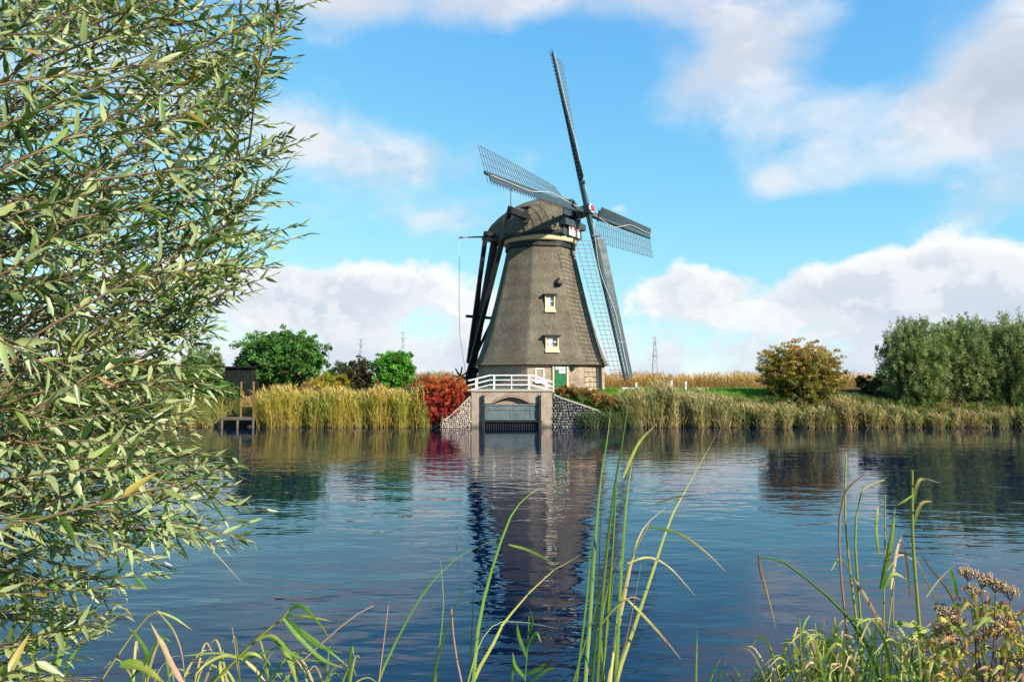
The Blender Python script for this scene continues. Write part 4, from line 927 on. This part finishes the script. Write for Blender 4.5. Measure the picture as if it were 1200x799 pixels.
# ------------------------------------------------------------------ foreground reeds and herbs
def catmull(P, n):
    P = np.array(P, float); Q = np.concatenate([[2 * P[0] - P[1]], P, [2 * P[-1] - P[-2]]]); out = []
    u = np.linspace(0, len(P) - 1 - 1e-6, n)
    for x in u:
        i = int(x); t = x - i; a, b, c, d = Q[i:i + 4]; out.append(.5 * ((2 * b) + (c - a) * t + (2 * a - 5 * b + 4 * c - d) * t * t + (3 * b - a - 3 * c + d) * t ** 3))
    return np.array(out)
GR0, GR1 = np.array((.24, .28, .07)), np.array((.11, .20, .03))
YG = np.array((.32, .32, .07)); DRY = np.array((.42, .30, .15)); BRN = np.array((.24, .13, .06)); DKG = np.array((.05, .12, .025)); PNK = np.array((.40, .24, .17))
def rooted(P):
    """carry a stem on below its lowest sighted point down into the soil"""
    d = (P[0] - P[1]) / np.linalg.norm(P[0] - P[1]); g0 = float(ground_z(P[0][0], P[0][1])) - .05; out = []; q = P[0].copy(); st = np.linalg.norm(P[0] - P[1])
    for i in range(8):
        d = d * .6 + np.array([0, 0, -1.0]) * .4; d /= np.linalg.norm(d); q = q + d * min(st, .3); out.insert(0, q)
        if q[2] < g0: break
    return np.concatenate([out, P])
def blade(parent, pix, Y0, Y1, wpx, c0=GR0, c1=GR1, name='leaf', twist=.5, root=False):
    """a folded reed leaf through the given sight lines, from depth Y0 at the foot to Y1 at the tip"""
    n = len(pix); P = np.array([at(x, y, Y0 + (Y1 - Y0) * i / (n - 1)) for i, (x, y) in enumerate(pix)])
    if root:
        P = rooted(P)
    Q = catmull(P, 18); T_ = nrm(np.gradient(Q, axis=0)); view = nrm(Q - np.array([0, 0, CAM_Z])); Sd = nrm(np.cross(T_, view))
    tw = random.uniform(-twist, twist) + np.linspace(0, random.uniform(-twist, twist), 18)
    Sd = nrm(Sd * np.cos(tw)[:, None] + view * np.sin(tw)[:, None]); Nn_ = np.cross(Sd, T_)
    t = np.linspace(0, 1, 18); w = .64 * wpx / FPX * (Y0 + Y1) / 2 * (np.minimum(1, .5 + t * 2.2) * (1 - t ** 3.0) + .04)
    A = Q - Sd * w[:, None] / 2; B = Q + Sd * w[:, None] / 2; Mid = Q - Nn_ * w[:, None] * .18
    V = np.stack([A, Mid, B], 1).reshape(-1, 3); i0 = np.arange(17) * 3
    F = np.concatenate([np.stack([i0, i0 + 1, i0 + 4, i0 + 3], 1), np.stack([i0 + 1, i0 + 2, i0 + 5, i0 + 4], 1)])
    f = smooth(0, .8, t)[:, None]; C = (c0 * (1 - f) + c1 * f) * (1 + rng.normal(0, .07)); dead = smooth(random.uniform(.75, .95), 1.0, t)[:, None]; C = C * (1 - .8 * dead) + DRY * .8 * dead; C = C * (1 + rng.normal(0, .06, (18, 1))); C = np.repeat(C, 3, 0).reshape(18, 3, 3); C[:, 1] *= 1.25; C = C.reshape(-1, 3) * (1 + rng.normal(0, .06, (54, 1)))
    return link(name, npmesh(name, V, [F], C.clip(.01, .9)), parent, M['reed'], True)
def stem(parent, pix, Y0, Y1, wpx, c0, c1, name='stem'):
    n = len(pix); P = np.array([at(x, y, Y0 + (Y1 - Y0) * i / (n - 1)) for i, (x, y) in enumerate(pix)])
    P = rooted(P)
    Q = catmull(P, 16); r = wpx / FPX * Y0 / 2; mb = MB().tube(Q, np.linspace(r, r * .45, 16), 6)
    me = npmesh(name, np.array(mb.v), [np.array([f for f in mb.f if len(f) == 4])], (c0 * (1 - np.repeat(np.linspace(0, 1, 16), 6)[:, None]) + c1 * np.repeat(np.linspace(0, 1, 16), 6)[:, None]))
    return link(name, me, parent, M['reed'], True)
def clump(name, px, Y, label, cat='reeds', group=None):
    X = at(px, 780, Y)[0]; return empty(name, (X, Y, float(ground_z(X, Y))), label, cat, group)
c = clump('reed_clump', 705, 3.5, 'tall green reed clump standing in front of the mill reflection')
for pix, w, c0, c1 in [
    ([(686, 799), (692, 720), (697, 640), (704, 560), (711, 520), (716, 478)], 7, GR0, GR1), ([(700, 799), (706, 700), (714, 620), (722, 560), (729, 520), (735, 480), (737, 460)], 6, YG, GR1),
    ([(693, 799), (701, 690), (704, 600), (711, 546)], 6, GR0, GR1), ([(722, 799), (727, 690), (733, 600), (738, 560), (741, 540)], 7, GR0, GR1),
    ([(722, 799), (745, 730), (765, 670), (785, 610), (803, 575), (838, 512)], 7, GR0, YG), ([(676, 799), (688, 700), (692, 640), (695, 625)], 5, DKG, GR1),
    ([(713, 799), (728, 720), (745, 640), (760, 612), (786, 590)], 6, YG, DRY), ([(672, 799), (690, 740), (705, 690), (715, 675)], 4, YG, YG), ([(705, 799), (714, 720), (720, 660), (722, 648)], 6, GR0, GR1),
    ([(720, 799), (735, 745), (748, 680), (755, 635)], 4, DRY, BRN), ([(715, 799), (722, 740), (726, 690), (727, 645)], 5, YG, YG), ([(708, 799), (704, 740), (712, 690), (721, 655)], 6, GR0, GR1), ([(694, 799), (700, 745), (708, 705)], 5, GR0, DKG)]:
    blade(c, pix, random.uniform(3.3, 3.7), random.uniform(3.2, 3.9), w, c0, c1, root=True)
for pix, w, c0, c1 in [([(730, 560), (748, 520), (769, 497)], 6, YG, GR0), ([(760, 617), (795, 625), (825, 645), (852, 671)], 5, GR1, DRY), ([(735, 660), (760, 653), (785, 665), (815, 698)], 4, YG, DRY), ([(733, 700), (755, 722), (780, 750), (798, 772)], 5, YG, BRN), ([(768, 590), (795, 582), (826, 580)], 3, YG, DRY), ([(700, 738), (718, 715), (738, 700), (752, 702)], 4, YG, DRY)]:
    blade(c, pix, 3.5, random.uniform(3.3, 3.7), w, c0, c1)
stem(c, [(706, 799), (712, 720), (718, 640), (722, 570)], 3.5, 3.5, 5, YG, GR1); stem(c, [(716, 799), (724, 730), (738, 660), (760, 614)], 3.55, 3.5, 4, YG, YG)
c = clump('reed_clump', 545, 3.4, 'loose reed clump with long arching leaves left of the tall clump')
for pix, w, c0, c1 in [
    ([(510, 799), (516, 750), (520, 705), (516, 655)], 5, GR0, GR1), ([(508, 799), (514, 766), (521, 744), (535, 709), (557, 655)], 9, DKG, GR0), ([(550, 799), (553, 740), (555, 690), (554, 658)], 4, YG, DKG),
    ([(555, 799), (560, 740), (570, 690), (585, 640), (600, 602), (615, 584), (632, 571)], 7, GR0, GR1), ([(555, 795), (575, 760), (590, 730), (607, 710), (640, 674), (681, 650)], 8, GR1, YG),
    ([(443, 799), (470, 740), (500, 690), (540, 650), (592, 628)], 5, GR0, GR1), ([(560, 760), (575, 735), (600, 727), (660, 737)], 3, YG, GR0)]:
    blade(c, pix, random.uniform(3.2, 3.5), random.uniform(3.1, 3.6), w, c0, c1, root=True)
blade(c, [(596, 638), (620, 645), (652, 661)], 3.35, 3.3, 5, GR0, GR1)
for pix, w in [([(541, 799), (533, 760), (529, 713)], 4), ([(444, 799), (450, 750), (455, 709)], 3)]: stem(c, pix, 3.3, 3.3, w, DRY, PNK)
c = clump('herb', 618, 3.2, 'small leafy green herb at the bottom edge between the two reed clumps', 'plant')
stem(c, [(615, 799), (618, 760), (620, 722)], 3.2, 3.2, 3, GR1, GR1)
for pix, w in [([(617, 770), (608, 745), (606, 730)], 7), ([(617, 760), (628, 742), (634, 752)], 6), ([(618, 790), (634, 782), (640, 776)], 8), ([(616, 795), (604, 780), (601, 765)], 7), ([(618, 745), (624, 730), (621, 712)], 5), ([(600, 799), (602, 775), (600, 764)], 5), ([(622, 799), (640, 785), (652, 782)], 6)]: blade(c, pix, 3.2, 3.15, w, DKG, GR1)
c = clump('grass_tuft', 300, 3.0, 'arching green grass with drooping leaves at the bottom left')
stem(c, [(250, 799), (280, 770), (310, 740), (328, 728), (338, 715)], 3.0, 2.95, 5, GR1, YG)
for pix, w, c0, c1 in [([(335, 718), (352, 709), (372, 728), (392, 756)], 7, GR1, GR1), ([(336, 720), (360, 722), (390, 728)], 5, GR1, YG), ([(334, 722), (350, 738), (372, 756), (402, 765)], 7, DKG, GR1), ([(332, 724), (352, 748), (378, 772), (402, 782)], 8, GR1, GR1),
    ([(318, 746), (332, 757), (342, 780), (348, 803)], 11, GR1, GR0), ([(335, 725), (362, 745), (385, 762), (410, 782)], 6, DKG, GR1), ([(345, 740), (370, 768), (390, 799)], 7, GR1, DKG), ([(300, 750), (320, 745), (345, 768), (375, 775)], 6, GR0, GR1), ([(216, 768), (255, 765), (292, 771)], 3, GR1, GR0),
    ([(285, 772), (262, 768), (240, 779), (228, 792)], 6, GR0, YG), ([(288, 774), (300, 785), (312, 799)], 6, YG, DRY), ([(262, 799), (258, 780), (262, 760)], 6, YG, GR0), ([(280, 775), (292, 765), (310, 772), (330, 795)], 6, GR1, YG), ([(245, 799), (275, 776), (300, 768), (340, 752)], 5, GR1, GR1), ([(240, 799), (248, 780), (252, 762)], 5, DRY, YG)]:
    blade(c, pix, random.uniform(2.9, 3.1), random.uniform(2.85, 3.15), w, c0, c1)
stem(c, [(330, 799), (370, 760), (410, 725), (438, 709)], 3.0, 3.1, 3, DRY, PNK); stem(c, [(279, 799), (277, 770), (272, 735)], 3.0, 3.0, 2, DRY, PNK)
for i in range(38):
    x = random.uniform(150, 420); yb = random.uniform(800, 830); yt = random.uniform(745, 795); dx = random.uniform(-40, 40)
    blade(c, [(x, yb), (x + dx * .3, (yb + yt) / 2 - 4), (x + dx * .8, yt), (x + dx * 1.3, yt + random.uniform(-6, 14))], 3.0, random.uniform(2.9, 3.1), random.uniform(2, 5), *random.choice([(GR1, GR0), (DKG, GR1), (YG, DRY), (GR1, YG)]), twist=.8)
c = clump('reed_clump', 150, 2.6, 'reed with broad tan dry leaf under the willow branches')
stem(c, [(118, 799), (140, 765), (168, 727), (186, 715)], 2.6, 2.6, 4, DRY, YG)
for pix, w, c0, c1 in [([(185, 716), (205, 724), (225, 738)], 4, GR0, YG), ([(185, 716), (203, 738), (213, 765), (217, 799)], 3, YG, PNK), ([(216, 803), (205, 785), (190, 755), (176, 729)], 9, PNK, DRY), ([(140, 778), (165, 780), (196, 803)], 17, GR1, YG), ([(150, 799), (172, 770), (160, 745), (150, 735)], 7, DKG, GR1),
    ([(45, 803), (38, 760), (30, 700), (28, 660)], 9, GR1, GR0), ([(60, 803), (72, 760), (75, 720), (70, 690)], 10, GR1, YG), ([(25, 803), (22, 770), (12, 735)], 9, DKG, GR1), ([(70, 803), (90, 760), (120, 735), (150, 712)], 6, GR1, GR0), ([(120, 700), (150, 655), (190, 612), (215, 606), (232, 625), (284, 683)], 6, DKG, GR1)]:
    blade(c, pix, random.uniform(2.4, 2.7), random.uniform(2.4, 2.7), w, c0, c1)
c = clump('reed_clump', 1050, 3.4, 'right-hand reed clump with thin pale stems beside the dried umbel plant')
for pix, w, c0, c1 in [([(1008, 760), (1000, 700), (994, 650), (990, 600), (991, 545), (992, 532)], 4, GR0, YG), ([(1012, 770), (1005, 680), (1002, 620), (1009, 578), (1016, 570), (1036, 562)], 4, GR1, YG), ([(1035, 790), (1036, 690), (1037, 640), (1037, 580)], 3, YG, GR0), ([(1082, 790), (1073, 680), (1070, 640), (1069, 600), (1069, 551)], 6, YG, GR0), ([(1036, 799), (1040, 740), (1048, 680)], 4, YG, YG), ([(1044, 799), (1046, 750), (1047, 690)], 3, DRY, DRY)]: stem(c, pix, random.uniform(3.2, 3.6), random.uniform(3.2, 3.6), w, c0, c1)
stem(c, [(995, 770), (986, 680), (983, 620), (988, 585), (995, 570), (1014, 555)], 3.4, 3.3, 4, BRN, PNK)
for pix, w, c0, c1 in [([(1032, 690), (1043, 640), (1049, 594)], 9, GR1, YG), ([(1070, 592), (1076, 566), (1083, 561), (1102, 566)], 6, YG, DRY), ([(1072, 612), (1080, 590), (1093, 587)], 6, GR0, DRY), ([(1044, 690), (1051, 645), (1057, 628)], 5, DRY, DRY), ([(1030, 650), (1027, 625), (1028, 600), (1030, 592)], 5, GR0, YG), ([(1070, 580), (1058, 588), (1050, 592)], 4, GR0, GR1),
    ([(1122, 700), (1116, 675), (1112, 660)], 7, GR1, GR1), ([(1047, 728), (1070, 733), (1091, 738)], 10, GR1, YG), ([(1053, 757), (1075, 742), (1093, 737)], 10, GR0, YG), ([(1035, 690), (1046, 672), (1062, 678)], 8, GR1, GR0), ([(1040, 668), (1055, 650), (1078, 660)], 4, GR0, DRY), ([(1110, 740), (1095, 700), (1076, 660), (1064, 630)], 3, DKG, BRN), ([(1125, 720), (1110, 690), (1090, 665), (1074, 640)], 4, BRN, BRN), ([(1035, 735), (1015, 700), (1000, 676)], 6, BRN, DRY), ([(1066, 700), (1062, 660), (1055, 625)], 5, DRY, BRN), ([(1085, 700), (1100, 680), (1120, 660)], 3, GR1, BRN), ([(974, 668), (985, 655), (1000, 680), (1005, 700)], 3, GR1, DRY), ([(1020, 760), (1005, 730), (985, 715)], 6, DKG, GR1)]:
    blade(c, pix, random.uniform(3.3, 3.5), random.uniform(3.2, 3.6), w, c0, c1)
c = clump('bent_reed', 1000, 3.3, 'single reed bent far left with its broken tip hanging over the water')
stem(c, [(1012, 748), (985, 712), (955, 686), (925, 662), (905, 654), (889, 652)], 3.3, 3.2, 5, GR1, DKG)
blade(c, [(889, 652), (892, 670), (900, 700), (910, 738)], 3.2, 3.2, 6, BRN, DRY, 'broken_tip', .2)
# undergrowth right bottom
c = clump('grass_tuft', 1000, 3.2, 'dense green undergrowth with broad leaves at the bottom right')
for i in range(170):
    x = random.uniform(905, 1110); yb = random.uniform(790, 850); top = np.interp(x, [905, 960, 1020, 1110], [755, 722, 712, 735]); yt = random.uniform(top, 795); dx = random.uniform(-45, 45); Yd = random.uniform(2.9, 3.6)
    c0, c1 = random.choice([(DKG, GR1), (GR1, GR0), (DKG, YG), (GR1, YG), (BRN, DRY), (YG, DRY), (GR0, YG)])
    blade(c, [(x, yb), (x + dx * .25, (yb + yt) / 2 - 6), (x + dx * .7, yt), (x + dx * 1.2, yt + random.uniform(-2, 22))], Yd, Yd + random.uniform(-.25, .25), random.uniform(2.5, 7), c0, c1, twist=.9)
for pix, w in [([(940, 799), (938, 760), (937, 725)], 3), ([(955, 799), (958, 765), (955, 730)], 3), ([(915, 799), (908, 775), (902, 757)], 3)]: stem(c, pix, 3.2, 3.2, w, GR1, YG)
for pix, w in [([(937, 758), (946, 746), (958, 742)], 6), ([(938, 772), (930, 752), (931, 740)], 5), ([(938, 745), (944, 728), (950, 720)], 4)]: blade(c, pix, 3.2, 3.2, w, GR1, YG)
c = clump('grass_tuft', 860, 3.3, 'thin grass tips at the bottom edge left of the dense undergrowth')
for i in range(16):
    x = random.uniform(835, 925); blade(c, [(x, 830), (x + random.uniform(-4, 4), 800), (x + random.uniform(-14, 10), random.uniform(766, 796))], 3.3, 3.3, 4, DKG, GR1)
blade(c, [(815, 830), (816, 780), (817, 737)], 3.3, 3.3, 4, GR1, GR0)
# dried umbels
c = clump('dried_umbel_plant', 1150, 3.0, 'dried brown umbel plant with yellowing leaves in the bottom right corner', 'plant')
def umbel(px, py, Y, rpx):
    top = at(px, py, Y); r = rpx / FPX * Y; acc = [[], [], 0, []]; mb = MB(); foot = top - np.array([0, 0, r * 1.1])
    for i in range(11):
        a = random.uniform(0, 6.28); q = random.uniform(.25, 1); e = top + np.array([math.cos(a) * r * q, math.sin(a) * r * q, random.uniform(-.3, .15) * r]); mb.tube([foot, foot + (e - foot) * .6 + (0, 0, -.006), e], .0014, 4, False)
        for j in range(20):
            pp = e + rng.normal(0, r * .17, 3); rock(acc, pp, np.array([random.uniform(.0013, .0034) for _ in range(3)]), np.array(random.choice([(.46, .30, .16), (.36, .20, .10), (.55, .40, .24)])))
    h = link('flower_head', npmesh('flower_head', np.concatenate(acc[0]), [np.concatenate(acc[1])], np.concatenate(acc[3])), c, M['stone']); mb.build('ray', M['twig'], h)
    return foot
for (px, py, rp) in [(1134, 668, 13), (1150, 676, 14), (1166, 682, 13), (1184, 690, 14), (1140, 690, 12), (1105, 712, 14), (1120, 722, 12), (1178, 722, 13), (1168, 735, 12), (1185, 738, 12), (1112, 745, 12), (1145, 745, 11), (1195, 770, 14), (1098, 735, 9)]:
    Y = random.uniform(2.9, 3.1); ft = umbel(px, py, Y, rp * .85); b0 = at(1150 + (px - 1150) * .3, 830, 3.0)
    Q = catmull([b0, b0 + (ft - b0) * .5 + np.array([.012, 0, 0]), ft], 8); mb = MB().tube(Q, np.linspace(.0045, .0022, 8), 6); mb.build('stem', M['twig'], c, True)
UMB = [(.30, .24, .05), (.22, .22, .04), (.34, .20, .06), (.14, .18, .035), (.26, .13, .05), (.20, .10, .05), (.40, .33, .07)]
for i in range(290):
    x = random.uniform(1088, 1215); top = np.interp(x, [1088, 1130, 1200], [735, 700, 715]); y = random.uniform(top, 815); a = random.uniform(0, 6.28); L = random.uniform(8, 24); Yd = random.uniform(2.8, 3.25); col = np.array(random.choice(UMB))
    blade(c, [(x, y), (x + math.cos(a) * L * .5, y - math.sin(a) * L * .4 - 3), (x + math.cos(a) * L, y - math.sin(a) * L * .6 + 5)], Yd, Yd + random.uniform(-.06, .06), random.uniform(4, 9), col, col * random.uniform(.8, 1.3), twist=.9)
for pix, w, c0, c1 in [([(1140, 820), (1125, 775), (1100, 740)], 6, GR1, YG), ([(1175, 820), (1185, 770), (1172, 745)], 6, GR1, GR0), ([(1190, 820), (1196, 770), (1188, 735)], 7, DKG, GR1), ([(1165, 799), (1150, 760), (1162, 745)], 5, GR1, GR0), ([(1205, 770), (1195, 750), (1190, 738)], 5, DKG, DKG)]: blade(c, pix, 2.95, 2.9, w, c0, c1)

# a fallen leaf on the water
wl = at(327, 699, 7.0); k_ = (CAM_Z - .012) / (CAM_Z - wl[2]); wl = np.array([wl[0] * k_, 7.0 * k_, .012])
fl = MB().add([wl + np.array(v) for v in ((-.09, 0, 0), (-.03, .04, .012), (.04, .035, .01), (.1, 0, .02), (.04, -.035, .008), (-.03, -.04, .01), (0, 0, .001))], [(0, 6, 1), (1, 6, 2), (2, 6, 3), (3, 6, 4), (4, 6, 5), (5, 6, 0)]).build('fallen_leaf', M['grey_wood'])
tag(fl, 'small pale fallen leaf floating on the water at lower left', 'leaf')
